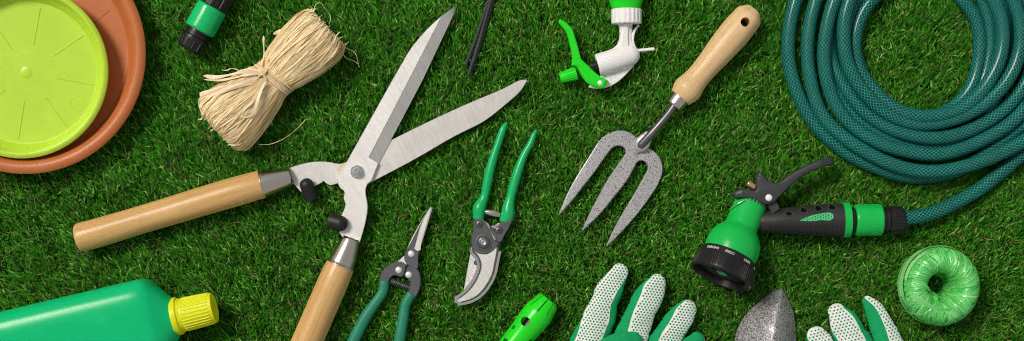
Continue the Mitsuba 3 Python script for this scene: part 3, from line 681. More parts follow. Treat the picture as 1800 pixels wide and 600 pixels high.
t.add('neck_rib', plate(outline([(1093.5, 42), (1094, 60), (1091, 80)], [(1091, 80), (1096, 84), (1104.5, 84)], [(1104.5, 84), (1104, 62), (1105, 42)]), 30, 36, 1.5), 'white_plastic', parent=head, smooth=40)
t.add('barrel', lathe((1050.5, 114.8, 26), (0.957, -0.29, 0), [(2.5, 8), (0, 9.5), (0, 18.2), (0.8, 19), (3, 19.4), (40, 19.6), (62, 18.0), (70, 14), (75, 8), (77, 1)], seg=56), 'white_plastic', parent=head, smooth=45)
web = outline([(1125, 93), (1123.5, 100), (1119.5, 108), (1104, 127.5), (1085, 145), (1063, 154.8), (1048, 156), (1035, 153.6)], [(1035, 153.6), (1036, 150), (1046, 145), (1056, 133)], [(1056, 133), (1090, 112), (1121, 93)])
t.add('shield', plate(web, 17, 22.5, 1.2), 'white_plastic', parent=head, smooth=40)
t.add('shield_rib', tube([(1062, 144, 22, 1.2), (1078, 136, 22, 1.3), (1092, 122, 22, 1.3), (1104, 112, 22, 1)], 1.2, seg=8, n=20), 'white_plastic', parent=head, smooth=True)
t.add('hook', plate(outline([(1110, 62), (1113.6, 53), (1121.4, 43.4)], [(1121.4, 43.4), (1124.2, 45.6)], [(1124.2, 45.6), (1118, 54), (1115, 63), (1114.4, 73), (1117.2, 82), (1122, 88.6)], [(1122, 88.6), (1114, 89)], [(1114, 89), (1110, 70)]), 20, 30, 1.2), 'white_plastic', parent=head, smooth=40)
t.add('rest_bar', plate(outline([(1116, 85.5), (1121, 86.8)], [(1121, 86.8), (1149, 83.8)], [(1149, 83.8), (1150.6, 86), (1149.8, 89)], [(1149.8, 89), (1124, 91.2)], [(1124, 91.2), (1116, 91.6)]), 20, 31, 1.0), 'white_plastic', parent=head, smooth=40)
t.add('piston', lathe((1026, 122.2, 26), (0.957, -0.29, 0), [(0, 2), (0, 7.6), (14, 7.8), (14.4, 9.6), (17, 9.8), (17.4, 8.6), (27, 8.6), (29, 8)], seg=36), 'black_plastic', smooth=40)
kn = t.add('nozzle_knob', lathe((984.6, 137.6, 26), (0.957, -0.29, 0), [(4, 1), (4, 4.5), (0.6, 5.5), (0, 7), (0.2, 8.6), (1.2, 9.4), (2.2, 9.4), (27, 11.4), (29.5, 11.2), (30.2, 10), (30.4, 4)], seg=120, mod=lambda a, x: np.where((x > 3) & (x < 29), 0.55 * np.sign(np.sin(a * 15)), 0)), 'neon_green', smooth=35)
t.add('knob_hole', lathe((984.4, 137.6, 26), (0.957, -0.29, 0), [(1.5, 0.2), (1.5, 5), (5, 5)], seg=24), 'black_plastic', parent=kn)
trig = outline([(985, 34.8), (990.6, 37.8), (1005.7, 51.7)], [(1005.7, 51.7), (1010, 65), (1014.4, 79.8), (1021, 104.7)], [(1021, 104.7), (1026, 109.5), (1032.8, 115.6), (1050, 131.8), (1067.5, 141.6)], [(1067.5, 141.6), (1064, 149), (1060, 155.6), (1055, 156.6), (1048, 154.5), (1032.8, 147), (1022, 134), (1014.4, 118.8)],
               [(1014.4, 118.8), (1009, 116.6), (1004.7, 116.7)], [(1004.7, 116.7), (1004.9, 95), (1001, 78), (998, 64.7), (993.8, 55), (987, 47), (982, 40.8)], [(982, 40.8), (982.4, 36.5), (985, 34.8)])
tr = t.add('trigger', plate(trig, 14, 36, 2.2), 'neon_green', smooth=40)
t.add('rivet', lathe((1054, 146.3, 35.8), (0, 0, 1), [(0, 4.2), (0.9, 4.0), (1.5, 2.8), (1.7, 0.3)], seg=24), 'white_plastic', parent=tr)

# ================================================================== hand fork
t = Thing('hand_fork', 'three tined hammered steel hand fork with a pale wooden handle', 'hand fork', 22)
fd = np.array([0.642, -0.767]); f0 = np.array([1195.5, 172.5])
prof = [(0, 19.5), (8, 23), (20, 25.6), (32, 23.4), (47, 21.3), (62, 21.2), (90, 23.4), (128, 26.6), (160, 27.2), (180, 26), (192, 22.5), (199, 16.5), (203, 8), (204, 1)]
pr_ = spline([(x, 0, r) for x, r in prof], 90)
H = lathe((f0[0], f0[1], 26), (fd[0], fd[1], 0), [(x, max(r, 0.5)) for x, _, r in pr_], seg=64)
hm = manifold(H) - vcyl(1306, 41.7, 8.2, -40, 100)
q = hm.to_mesh(); hv = np.array(q.vert_properties[:, :3]); hf = np.array(q.tri_verts)
dl = np.column_stack([hv[:, 0] - f0[0], -hv[:, 1] - f0[1]])
al = dl @ fd; la = dl @ np.array([fd[1], -fd[0]])
hmesh = trimesh.graph.smooth_shade(trimesh.Trimesh(hv, hf, process=False), angle=math.radians(40), facet_minarea=None)
hv2 = np.array(hmesh.vertices); dl = np.column_stack([hv2[:, 0] - f0[0], -hv2[:, 1] - f0[1]])
uv = np.column_stack([np.arctan2(hv2[:, 2] - 26, dl @ np.array([fd[1], -fd[0]])) * 25 * U, dl @ fd * U])
t.add('handle', hmesh, 'beech_wood', smooth=True, uv=uv)
t.add('ferrule', lathe((f0[0], f0[1], 24), (-fd[0], -fd[1], 0), [(-2, 12), (-2, 17), (-1, 17.6), (15, 16.4), (17.5, 16), (18.5, 15), (18.5, 5)], seg=48), 'nickel', smooth=40)
t.add('shaft', tube([(1187, 183, 24, 7.0), (1178, 196, 25, 6.8), (1161.5, 216, 26, 6.6), (1142, 238.5, 23, 7.2), (1128, 254, 18, 7.6)], 0, seg=20, n=30, round1=True), 'dark_steel', smooth=True)
t.add('forged_joint', tube([(1139, 240, 19, 9.5), (1132, 249, 16, 13.5), (1124, 259, 13.5, 12.5), (1119, 266, 12, 6)], 0, seg=20, n=24, round0=True, round1=True, flat=0.5), 'hammered', smooth=True)
fo = outline([(982.4, 377), (995, 346), (1011, 315.5), (1028, 288), (1044, 262.7)], [(1044, 262.7), (1052, 250.5), (1061, 241), (1076.7, 232), (1095, 229.3), (1110, 234), (1121, 243)], [(1121, 243), (1130, 252), (1139.7, 259)],
             [(1139.7, 259), (1151, 266), (1160, 276), (1165.5, 290.7), (1164.6, 307), (1153.7, 331)], [(1153.7, 331), (1132.7, 360.7), (1100, 400), (1067.5, 434)], [(1067.5, 434), (1066, 433)],
             [(1066, 433), (1072, 419), (1095, 374.7), (1123, 328), (1137, 303)], [(1137, 303), (1139.8, 296), (1138.6, 288.5), (1133, 283.5), (1126, 282.5), (1120, 286.4)], [(1120, 286.4), (1100, 321), (1080, 346), (1062.7, 367.7), (1025, 406)], [(1025, 406), (1023.6, 405)],
             [(1023.6, 405), (1037, 374.7), (1052, 346), (1067, 318.7), (1083, 295), (1100, 270.5)], [(1100, 270.5), (1100.4, 264), (1096, 258.4), (1088, 256.4), (1081, 257.8), (1074.5, 262.8)], [(1074.5, 262.8), (1060, 282), (1044, 304.7), (1030, 322), (1016, 340.5), (984, 378)])
def fork_bend(x, y):
    d = np.clip(((x - 1130) * -0.6 + (y - 250) * 0.8), -60, 260)
    return 14 * np.sin(np.clip(d, 0, 260) / 240 * math.pi) ** 1.0 - 2
t.add('tines', plate(fo, 2, 8.5, 1.6, zoff=fork_bend), 'hammered', smooth=40)

# ================================================================== trowel
t = Thing('hand_trowel', 'hammered grey steel trowel blade pointing up from the bottom edge', 'trowel', 25)
L_ = spline([(1377.7, 508.6), (1368, 512), (1358.8, 516.4), (1345.5, 526), (1326.7, 543), (1311.6, 560), (1300, 580.7), (1294.6, 600), (1292, 640), (1294, 690), (1304, 730), (1330, 752)], 60)
R_ = spline([(1378.3, 508.6), (1383, 515), (1387.5, 524), (1396.6, 543), (1402, 565.5), (1404.6, 600), (1404, 640), (1400, 690), (1388, 730), (1360, 752)], 60)
Rg = spline([(1378, 508.6), (1374, 522), (1370, 537), (1363.5, 565.5), (1358, 600), (1353, 640), (1349, 690), (1346, 730), (1345, 752)], 60)
hgt = np.interp(np.linspace(0, 1, 60), [0, 0.1, 0.3, 1], [6, 22, 42, 52])
rows = []
for a_, b_, c_, h_ in zip(L_, R_, Rg, hgt):
    k1 = np.linspace(0, 1, 12); row = []
    for k in k1: row.append((*(a_ + (c_ - a_) * k), 2 + h_ * (1 - (1 - k) ** 1.3)))
    for k in k1[1:]: row.append((*(c_ + (b_ - c_) * k), 2 + h_ * (1 - k ** 1.2)))
    rows.append(row)
rows = np.array(rows)
top = np.stack([V(r) for r in rows]); bot = top - [0, 0, 3.0]
t.add('blade', grid_mesh(np.concatenate([top, bot[:, ::-1]], 1), True, True), 'hammered_dark', smooth=40)
t.add('shaft', tube([(1346, 742, 42, 8), (1346, 770, 46, 7.5), (1345, 800, 30, 7.5)], 0, seg=16, n=14), 'dark_steel', smooth=True)

# ================================================================== pierced green spike
t = Thing('watering_spike', 'bright green hollow plastic spike with round holes at the bottom edge', 'watering spike', 22)
sp0, sd = (965.5, 526.5, 30), (-0.63, 0.777, 0.0)
op = [(0, 17), (1.5, 18.6), (12, 22.4), (26, 25.8), (40, 26.6), (70, 24.4), (100, 23.0), (260, 23.0)]
op = [(x, r) for x, _, r in spline([(x, 0, r) for x, r in op], 40)]
ip = [(-1, 14)] + [(x, r - 3.0) for x, r in op[1:-1]] + [(262, 20)]
S = manifold(lathe(sp0, sd, op, seg=72)) - manifold(lathe(sp0, sd, ip, seg=48))
for (x, y, r) in ((923.3, 562.7, 8.2), (888.7, 596.7, 4.2), (860, 640, 8.2)):
    S = S - vcyl(x, y, r, 30, 90)
d3 = np.array([sd[0], -sd[1], sd[2]]); p3 = V(sp0); _, uu, vv = axis(p3, d3)
def radial_hole(tt, th, r):
    c = m3.Manifold.cylinder(30, r, r, 24)
    dirn = math.cos(th) * uu + math.sin(th) * vv
    a1 = np.cross(d3, dirn)
    M = np.column_stack([d3, np.cross(dirn, d3), dirn, p3 + d3 * tt + dirn * 12])
    return c.transform(M)
for tt, th, r in ((76, 0.62, 4.2), (76, 2.45, 4.0), (118, 0.62, 4.2), (118, 2.45, 4.0), (76, 4.1, 4.0), (76, 5.4, 4.0)):
    S = S - radial_hole(tt, th, r)
for th in np.radians(np.arange(9) * 40.0 - 1):      # slits between the closing petals at the tip
    dirn = math.cos(th) * uu + math.sin(th) * vv
    b = m3.Manifold.cube([30, 1.9, 30]).translate([-2, -0.95, 0])
    M = np.column_stack([d3, np.cross(dirn, d3), dirn, p3 + dirn * 8])
    S = S - b.transform(M)
t.add('tube', S, 'neon_green', smooth=35)
t.add('filler_core', lathe(sp0, sd, [(6, 1), (6, 9), (30, 11), (255, 11), (255, 1)], seg=24), 'black_plastic')  # added black cylinder, darkening the view through the holes in place of shade

# ================================================================== gloves
def finger(t, path, aR, aL, n=46, zc=None, flat=0.52, part='finger'):
    """path rows (x, y, z, half width), from the hand to the tip; the canvas palm side spans the angles aR..aL (degrees, lists along the finger)"""
    q = spline(path, n)
    P, rad = V(q[:, :3]), q[:, 3]
    T, _, _ = frames(P)
    ang = np.linspace(0, math.pi / 2, 8)[1:]
    P = np.vstack([P, [P[-1] + T[-1] * rad[-1] * 0.9 * math.sin(a) for a in ang]])
    rad = np.concatenate([rad, rad[-1] * np.maximum(np.cos(ang), 0.05)])
    _, side, up = frames(P)
    m = len(P); s = np.linspace(0, 1, m)
    r_, l_ = np.radians(np.interp(s, np.linspace(0, 1, len(aR)), aR)), np.radians(np.interp(s, np.linspace(0, 1, len(aL)), aL))
    wob = 1 + 0.025 * np.sin(s * 23 + path[0][0]) * (s < 0.9)
    def surf(a0, a1, k, grow=0.0):
        A = a0[:, None] + (a1 - a0)[:, None] * np.linspace(0, 1, k)
        lump = 1 + 0.03 * np.sin(A * 3 + s[:, None] * 17) + 0.10 * (meshkit.noise(np.stack(np.broadcast_arrays(np.cos(A) * 1.5 + path[0][0], np.sin(A) * 1.5, s[:, None] * 9), -1), 4) - 0.5) - 0.05 * np.exp(-((s[:, None] * 5.2 - np.round(s[:, None] * 5.2)) / 0.10) ** 2) * (np.abs(np.sin(np.round(s[:, None] * 5.2) * 2.3 + path[0][0])) > 0.5)
        rr = rad[:, None] * wob[:, None] * lump + grow
        return P[:, None] + rr[..., None] * (np.cos(A)[..., None] * side[:, None] + flat * np.sin(A)[..., None] * up[:, None]), A
    L = np.r_[0, np.cumsum(np.linalg.norm(np.diff(P, axis=0), axis=1))] * U
    Rb, A = surf(l_, r_ + 2 * math.pi, 26)
    uvb = np.stack(np.broadcast_arrays(A * 12 * U, L[:, None]), -1).reshape(-1, 2)
    fk = t.add(part, grid_mesh(Rb, False, False), 'glove_knit', smooth=True, uv=uvb)
    Rp, A = surf(r_, l_, 22, 0.25)
    uvp = np.stack(np.broadcast_arrays(A * 12 * U, L[:, None]), -1).reshape(-1, 2)
    t.add('palm_panel', grid_mesh(Rp, False, False), 'glove_canvas', smooth=True, uv=uvp, parent=fk)
    return Rp

def grip_dots(t, panels, ang, pitch, seed):
    """raised rubber dots on a lattice over the canvas panels"""
    tpl = trimesh.creation.icosphere(subdivisions=1, radius=1.0)
    c, s_ = math.cos(math.radians(ang)), math.sin(math.radians(ang))
    ms = []
    for Rp in panels:
        pts = Rp[1:-1, 2:-2].reshape(-1, 3)
        fz = LinearNDInterpolator(pts[:, :2], pts[:, 2])
        u0 = pts[:, 0] * c - pts[:, 1] * s_; v0 = pts[:, 0] * s_ + pts[:, 1] * c
        iu = np.arange(math.floor(u0.min() / pitch[0]), u0.max() / pitch[0] + 1); iv = np.arange(math.floor(v0.min() / pitch[1]), v0.max() / pitch[1] + 1)
        gu, gv = np.meshgrid(iu, iv); gu = (gu + 0.5 * (gv % 2)) * pitch[0]; gv = gv * pitch[1]
        x, y = (gu * c + gv * s_).ravel(), (-gu * s_ + gv * c).ravel()
        # stay on the panel: inside the loop of its rim
        z = fz(x, y); ok = np.isfinite(z)
        loop = np.vstack([Rp[:, 1, :2], Rp[::-1, -2, :2]])
        ok &= shapely.contains_xy(Polygon(loop).buffer(0), x, y)
        for a_, b_, h_ in zip(x[ok], y[ok], z[ok]):
            d = tpl.copy(); d.apply_scale([1.75, 1.75, 0.8]); d.apply_translation([a_, b_, h_ + 0.1]); ms.append(d)
    t.add('grip_dots', join(ms), 'dot_green', smooth=True, kind='stuff')

t = Thing('work_glove', 'green and white dotted work glove beside the bright green spike', 'work glove', 26, 'pair of dotted work gloves')
panels = [
    finger(t, [(1022, 640, 20, 38), (1037, 600, 22, 32), (1054, 556, 24, 28), (1066, 523, 25, 24), (1079, 497, 25, 20.5), (1090, 478, 24, 15.5)], [66, 62, 54, 52, 62, 60, 30, 20], [136, 140, 150, 162, 172, 176, 176, 178]),
    finger(t, [(1100, 645, 20, 34), (1106, 608, 22, 31), (1118, 570, 23, 28), (1134, 535, 24, 25.5), (1147, 511, 24, 23), (1155.5, 496, 23, 15.5)], [10, 12, 14, 16, 16, 14, 8], [96, 100, 108, 116, 122, 130, 150, 165]),
    finger(t, [(1150, 650, 18, 34), (1160, 622, 20, 30), (1175, 592, 21, 27), (1191, 568, 22, 24), (1203, 550, 22, 21), (1209, 543, 21, 17)], [34, 34, 32, 28, 20, 12], [112, 114, 118, 124, 136, 160]),
    finger(t, [(1190, 660, 18, 26), (1205, 632, 19, 24), (1220, 606, 20, 19), (1226, 597, 20, 14)], [-18, -16, -12, -8], [22, 22, 20, 14]),
]
t.add('palm', tube([(1085, 690, 20, 70), (1086, 660, 20, 82), (1090, 630, 20, 80), (1092, 612, 20, 60)], 0, seg=40, n=24, round0=0.6, round1=0.25, flat=0.3), 'glove_knit', smooth=True)
t.add('cuff', tube([(1080, 800, 20, 66), (1082, 750, 20, 64), (1085, 690, 20, 68)], 0, seg=40, n=24, soft=4, flat=0.32), 'glove_knit', smooth=True)
t.add('thumb', tube([(1050, 640, 44, 30), (1076, 618, 46, 30), (1102, 603, 44, 23), (1112, 600, 42, 19)], 0, seg=30, n=26, round0=True, round1=0.9, flat=0.55), 'glove_knit', smooth=True)
t_glove1 = t
grip_dots(t, panels, 8, (5.7, 4.7), 1)

t = Thing('work_glove', 'green and white dotted work glove between the trowel and the green twine', 'work glove', 24, 'pair of dotted work gloves')
panels = [
    finger(t, [(1462, 660, 18, 26), (1452, 628, 20, 24), (1444, 604, 21, 21.5), (1435, 591, 21, 18)], [4, 6, 10, 20], [128, 132, 140, 160]),
    finger(t, [(1530, 680, 18, 36), (1516, 640, 20, 34), (1502, 604, 22, 31.5), (1487, 574, 23, 27), (1476, 556, 23, 21), (1472, 549, 22, 17)], [62, 60, 56, 52, 44, 20], [140, 142, 146, 152, 162, 172]),
    finger(t, [(1590, 690, 18, 34), (1578, 645, 20, 31), (1561, 600, 22, 24), (1545, 562, 24, 20), (1531, 538, 25, 14.5), (1524, 529, 25, 9)], [0, 2, 4, 6, 6, 6], [98, 96, 92, 84, 78, 100]),
]
t.add('palm', tube([(1545, 760, 20, 66), (1540, 720, 20, 76), (1528, 680, 20, 76), (1518, 655, 20, 60)], 0, seg=40, n=24, round0=0.6, round1=0.25, flat=0.3), 'glove_knit', smooth=True)
t.add('cuff', tube([(1560, 860, 20, 62), (1555, 810, 20, 60), (1545, 760, 20, 64)], 0, seg=40, n=24, soft=4, flat=0.32), 'glove_knit', smooth=True)
grip_dots(t, panels, -14, (6.2, 5.2), 2)

# ================================================================== ball of twine
t = Thing('twine_ball', 'shiny green spool of raffia twine with a hole through its middle', 'twine', 46)
tx, ty = 1653.5, 503.5
TP = np.array([(15, 3), (19, 9), (22, 24), (24, 45), (27.5, 59), (33, 68), (41, 73), (50, 72.5), (58, 68), (64.5, 58), (68.5, 44), (69.5, 32), (67, 18), (60, 6), (52, 1)], float)
tp = spline([(r, z) for r, z in TP], 90)
def lat_pt(r, z, a, k=0.0): return np.stack(np.broadcast_arrays(tx + (r + k) * np.cos(a), -ty + (r + k) * np.sin(a), z), -1)
aa = np.linspace(0, 2 * math.pi, 90, endpoint=False)
t.add('winding', grid_mesh(np.stack([lat_pt(r - (0.6 if r > 30 else -0.6), z - 0.6, aa) for r, z in tp]), True, False), 'twine_core', smooth=True)
K, M = 760, 40
s = np.linspace(0, 1, M)
i0 = np.clip(rng.normal(0.06, 0.05, K), 0, 0.25); i1 = np.clip(rng.normal(0.92, 0.07, K), 0.6, 1)
fam = rng.random(K)
sw = np.where(fam < 0.7, rng.normal(0.95, 0.22, K), rng.normal(-0.7, 0.3, K))
a0 = rng.uniform(0, 2 * math.pi, K)
ss = i0[:, None] + (i1 - i0)[:, None] * s
rr = np.interp(ss * 89, np.arange(90), tp[:, 0]); zz = np.interp(ss * 89, np.arange(90), tp[:, 1])
lift = rng.uniform(-0.2, 1.0, (K, 1))
ctr = np.array([45.0, 36.0]); nr, nz = rr - ctr[0], zz - ctr[1]; nl = np.hypot(nr, nz)
rr2, zz2 = rr + lift * nr / nl, zz + lift * nz / nl
AA = a0[:, None] + sw[:, None] * s + 0.02 * np.sin(s * 9 + a0[:, None] * 5)
P = lat_pt(rr2, zz2, AA)
Tn = np.gradient(P, axis=1); Tn /= np.linalg.norm(Tn, axis=2, keepdims=True)
Nn = np.stack([nr / nl * np.cos(AA), nr / nl * np.sin(AA), nz / nl], -1)
tw = rng.normal(0, 0.35, (K, 1, 1))
Wn = np.cross(Tn, Nn); Wn = Wn * np.cos(tw) + Nn * np.sin(tw)
tone = rng.beta(1.1, 1.5, K)[:, None]
col = np.array([0.008, 0.36, 0.035]) * (1 - tone) + np.array([0.22, 0.66, 0.21]) * tone
m, c = ribbons(P, Wn, np.broadcast_to(rng.uniform(0.7, 2.4, (K, 1)), (K, M)), col)
t.add('fibre', m, 'twine_strand', smooth=False, color=c, kind='stuff')
def surf_z(x, y):
    r = np.hypot(x - tx, y - ty)
    o = tp[30:]; o = o[np.argsort(o[:, 0])]
    return np.interp(r, o[:, 0], o[:, 1]) if True else 0
def band(pts, w, col, dz=1.2, n=40, z=None):
    q = spline(pts, n)
    if q.shape[1] == 2:
        q = np.column_stack([q, 0 * q[:, 0]])
        r = np.hypot(q[:, 0] - tx, q[:, 1] - ty)
        top = tp[25:62]; q[:, 2] = np.interp(r, *(lambda o: (o[:, 0], o[:, 1]))(top[np.argsort(top[:, 0])])) + dz
    P = V(q); T = np.gradient(P, axis=0); T /= np.linalg.norm(T, axis=1, keepdims=True)
    rad = P - np.array([tx, -ty, 36.0]); rad /= np.linalg.norm(rad, axis=1, keepdims=True)
    W = np.cross(T, rad); W /= np.linalg.norm(W, axis=1, keepdims=True)
    sub = 6; ss_ = np.linspace(0, 1, n)
    ms, cs = [], []
    for k in range(sub):                      # a flat ribbon lies in pleats
        f = (k + 0.5) / sub - 0.5
        ww = np.clip(np.minimum(ss_, 1 - ss_) * 7, 0.12, 1)
        m, c = ribbons((P + W * (f * w * ww)[:, None] + rad * (0.25 * (k % 2) - 2.2 * (1 - np.clip(np.minimum(ss_, 1 - ss_) * 9, 0, 1)))[:, None])[None], W[None], (w / sub * 1.2 * ww)[None], np.array([col]) * (0.8 + 0.4 * rng.random()))
        ms.append(m); cs.append(c)
    t.add('ribbon', join(ms), 'twine_strand', smooth=False, color=np.vstack(cs))
band([(1596, 490), (1620, 505), (1641, 521), (1662, 542), (1690, 560)], 15, (0.14, 0.56, 0.16), 3.4)
band([(1592, 512), (1616, 531), (1642, 542), (1672, 544)], 13, (0.20, 0.62, 0.20), 3.0)
ang = lambda a0, a1, n: np.radians(np.linspace(a0, a1, n))
for r, z0, z1, b0_, b1_, w, col in ((70.5, 40, 56, 105, 205, 13, (0.22, 0.62, 0.20)), (71.5, 28, 44, 125, 250, 12, (0.22, 0.60, 0.22)), (70.8, 52, 30, 60, 160, 10, (0.16, 0.56, 0.16)),
                                    (71, 22, 40, 180, 330, 12, (0.20, 0.58, 0.20)), (71.8, 40, 26, 190, 300, 9, (0.24, 0.62, 0.20)), (70.6, 46, 40, -60, 70, 11, (0.10, 0.50, 0.12)), (66, 56, 60, 110, 175, 9, (0.30, 0.64, 0.26))):
    A = ang(b0_, b1_, 12)
    band([(tx + r * math.cos(x), ty - r * math.sin(x), z0 + (z1 - z0) * k / 11) for k, x in enumerate(A)], w, col)
band([(tx + 69 * math.cos(x), ty - 69 * math.sin(x), 36) for x in ang(-8, 6, 4)] + [(1725.5, 496, 40)], 2.0, (0.3, 0.6, 0.3), n=14)

# ================================================================== garden hose
t = Thing('garden_hose', 'coiled dark teal garden hose with pale reinforcement mesh and trailing end', 'garden hose', 28)
loops = [
    [(1401.5, 0, 15), (1389.5, 52, 15), (1388.5, 100, 15), (1400, 152, 15), (1421, 197, 14), (1444, 228, 14), (1468, 251, 14), (1497, 272, 13), (1528, 287.5, 13), (1568, 303, 13), (1600, 310.5, 13), (1637, 310.5, 13), (1686, 300, 13), (1716, 284, 13), (1766, 249, 13), (1800, 222, 14), (1850, 155, 14), (1868, 70, 14), (1842, -30, 14), (1770, -110, 14), (1655, -140, 14), (1540, -120, 14), (1450, -70, 15)],
    [(1436, 0, 20), (1424, 52, 19), (1421.5, 100, 19), (1429, 152, 20), (1445, 199, 22), (1460, 220, 25), (1486, 243.6, 29), (1516.6, 264.6, 33), (1551.6, 283, 36), (1590, 296.5, 37), (1637, 302, 37), (1686.7, 294.7, 37), (1726.7, 282.2, 37), (1766.7, 265, 36), (1800, 246.5, 35), (1862, 190, 28), (1893, 100, 22), (1880, -20, 20), (1800, -120, 18), (1670, -168, 18), (1550, -140, 20), (1475, -75, 20)],
    [(1466, 0, 36), (1451.5, 52, 35), (1447.5, 100, 33), (1456, 152, 30), (1477, 197, 28), (1500, 222.6, 28), (1530.6, 243.8, 30), (1563, 258.5, 32), (1598, 267.5, 32), (1633, 272, 32), (1673, 267.5, 30), (1713, 253, 28), (1753, 232.5, 28), (1780, 213.5, 28), (1803, 190, 26), (1840, 120, 24), (1838, 40, 26), (1790, -50, 30), (1700, -102, 34), (1600, -108, 36), (1515, -68, 36)],
    [(1476, -10, 14), (1465, 40, 14), (1463, 80, 14), (1465, 105, 16), (1473, 127, 19), (1484, 149, 22), (1497, 170, 24), (1513.5, 190, 25), (1540, 212, 26), (1575, 230, 28), (1610, 240, 30), (1640, 243, 30), (1686.7, 235.5, 28), (1726.7, 218.5, 26), (1766.7, 192, 24), (1800, 152, 22), (1822, 90, 20), (1812, 10, 18), (1760, -60, 16), (1670, -95, 14), (1560, -80, 14), (1505, -45, 14)],
    [(1492.5, 0, 38), (1482.5, 35, 38), (1481, 70, 38), (1484.5, 100, 38), (1491, 120, 38), (1508, 151, 38), (1529, 176, 37), (1557, 199, 35), (1585, 212, 34), (1620, 218.5, 34), (1660, 213.5, 34), (1700, 199.5, 36), (1735, 177, 37), (1762, 149, 38), (1781, 116, 38), (1790.5, 80, 38), (1790, 42, 38), (1777, 0, 38), (1735, -55, 38), (1665, -85, 38), (1580, -78, 38), (1520, -40, 38)],
    [(1511, 0, 14), (1501, 26, 14), (1495, 65, 14), (1497, 100, 14), (1508, 138, 14), (1530, 172, 13), (1570, 200, 13), (1610, 208, 13), (1650, 203, 13), (1688, 181, 13), (1712, 150, 14), (1724, 110, 14), (1727, 72, 14), (1717, 27, 14), (1697, 0, 14), (1655, -40, 14), (1600, -48, 14), (1545, -30, 14)],
    [(1534, 0, 22), (1521, 17, 21), (1512.6, 35, 20), (1504.5, 70, 20), (1505.5, 100, 20), (1514, 126, 22), (1530, 151, 26), (1547, 171, 30), (1566, 187, 34), (1590, 199.5, 38), (1622, 205.5, 39), (1660, 201, 39), (1694, 187, 39), (1718, 166, 39), (1741, 133, 39), (1755, 100, 39), (1760, 66, 38), (1755, 27, 37), (1743, 0, 36), (1700, -45, 32), (1640, -60, 28), (1575, -35, 24)],
    [(1520, -20, 13), (1503, 20, 13), (1500, 60, 13), (1512, 110, 13), (1540, 165, 13), (1590, 196, 13), (1640, 205, 13), (1690, 190, 13), (1728, 150, 13), (1742, 105, 13), (1746, 66, 13), (1742, 33, 13), (1733, 0, 13), (1690, -50, 13), (1620, -65, 13), (1560, -50, 13)],
    [(1474, 0, 13), (1461, 50, 13), (1458, 100, 13), (1469, 152, 13), (1483, 178, 14), (1506, 206, 14), (1545, 233, 14), (1590, 253, 14), (1640, 259, 13), (1690, 247, 13), (1730, 213, 13), (1757, 162, 13), (1770, 110, 13), (1773, 66, 13), (1768, 20, 13), (1740, -40, 13), (1660, -85, 13), (1560, -90, 13), (1490, -50, 13)],
]
parts_, uvs_ = [], []
for lp in loops:
    mm, uv = tube([(x, y, z, HOSE_R) for x, y, z in lp], HOSE_R, seg=28, n=260, closed=True, uv=True)
    t.add('coil', mm, 'hose_skin', smooth=True, uv=uv)
mm, uv = tube([(1580, 385.5, 30, 12.4), (1592, 384, 30, 12.4), (1622, 379.5, 28, 12.4), (1660, 367.5, 22, 12), (1694.7, 350.7, 17, 12), (1726.7, 332, 15, 12.2), (1753, 311.5, 14, 12.2), (1780, 289.5, 14, 12.2), (1805, 268, 14, 12.2), (1860, 225, 14, 13), (1905, 160, 14, 13), (1925, 70, 14, 13), (1900, -40, 14, 13), (1820, -130, 14, 13)], 0, seg=28, n=220, uv=True)
t.add('trailing_end', mm, 'hose_skin', smooth=True, uv=uv)

# ================================================================== connector on the hose end
t = Thing('hose_connector', 'green and black hose connector joining the teal hose to the spray gun', 'hose connector', 32)
t.shell_mat = 'nozzle_green'
p0, d0 = (1550.5, 386.6, 30), (-1, 0.018, 0)
connector(p0, d0, '', False, t, big=27.8)
grip_pad(t, p0, d0, math.radians(132), 6, 32, 27.7, 0.34, 'nozzle_green')

# ================================================================== spray gun
t = Thing('hose_spray_gun', 'green and black hose spray gun with knurled round head and curved trigger', 'hose spray gun', 36)
np0, nd = (1322.0, 355.0, 31), (-0.4185, 0.9082, 0.27)
gp = [(-6, 2), (-6, 22), (-4, 26.5), (-1, 28), (0, 28.2), (48, 29), (53, 30.5), (57, 34), (62, 38), (68, 42), (76, 45.6), (88, 47.6), (98, 47.4), (107, 46.5), (108, 40)]
t.add('barrel', lathe(np0, nd, gp, seg=96, mod=lambda a, x: np.where((x > -5) & (x < 0), 0.0, 0.0)), 'nozzle_green', smooth=45)
for i in range(7):      # black rods paint in the shade of notches at the barrel back rim
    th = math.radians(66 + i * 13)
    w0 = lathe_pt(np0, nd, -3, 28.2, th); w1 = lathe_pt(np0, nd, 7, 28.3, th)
    t.add('painted_notch', tube([(w0[0], -w0[1], w0[2], 1.5), (w1[0], -w1[1], w1[2], 1.5)], 1.5, seg=8, n=4), 'black_plastic', parent=t.key + '__barrel', smooth=True)
for i in range(7):      # measuring marks moulded on the barrel
    th = math.radians(48); w0 = lathe_pt(np0, nd, 10 + i * 6, 28.6, th - 0.09); w1 = lathe_pt(np0, nd, 10 + i * 6, 28.6, th + 0.09)
    t.add('mark', tube([(w0[0], -w0[1], w0[2], 0.8), (w1[0], -w1[1], w1[2], 0.8)], 0.8, seg=8, n=4, round0=True, round1=True), 'nozzle_green', parent=t.key + '__barrel', smooth=True)
col_ = t.add('collar', lathe(np0, nd, [(106.5, 40), (106.5, 47.6), (107.5, 48.4), (121, 50.2), (122, 49)], seg=96), 'black_plastic', smooth=40)
ring = t.add('head_ring', lathe(np0, nd, [(119, 44), (119, 51.5), (121, 53.4), (124, 54.2), (143, 55.6), (147, 55), (149, 53.5), (149.6, 51.5), (148, 50), (140, 48.5), (131, 47.5), (130, 44), (130, 2)], seg=432,
                                mod=lambda a, x: np.where((x > 122) & (x < 146) , 0.55 * np.sign(np.sin(a * 72)), 0)), 'black_plastic', smooth=35)
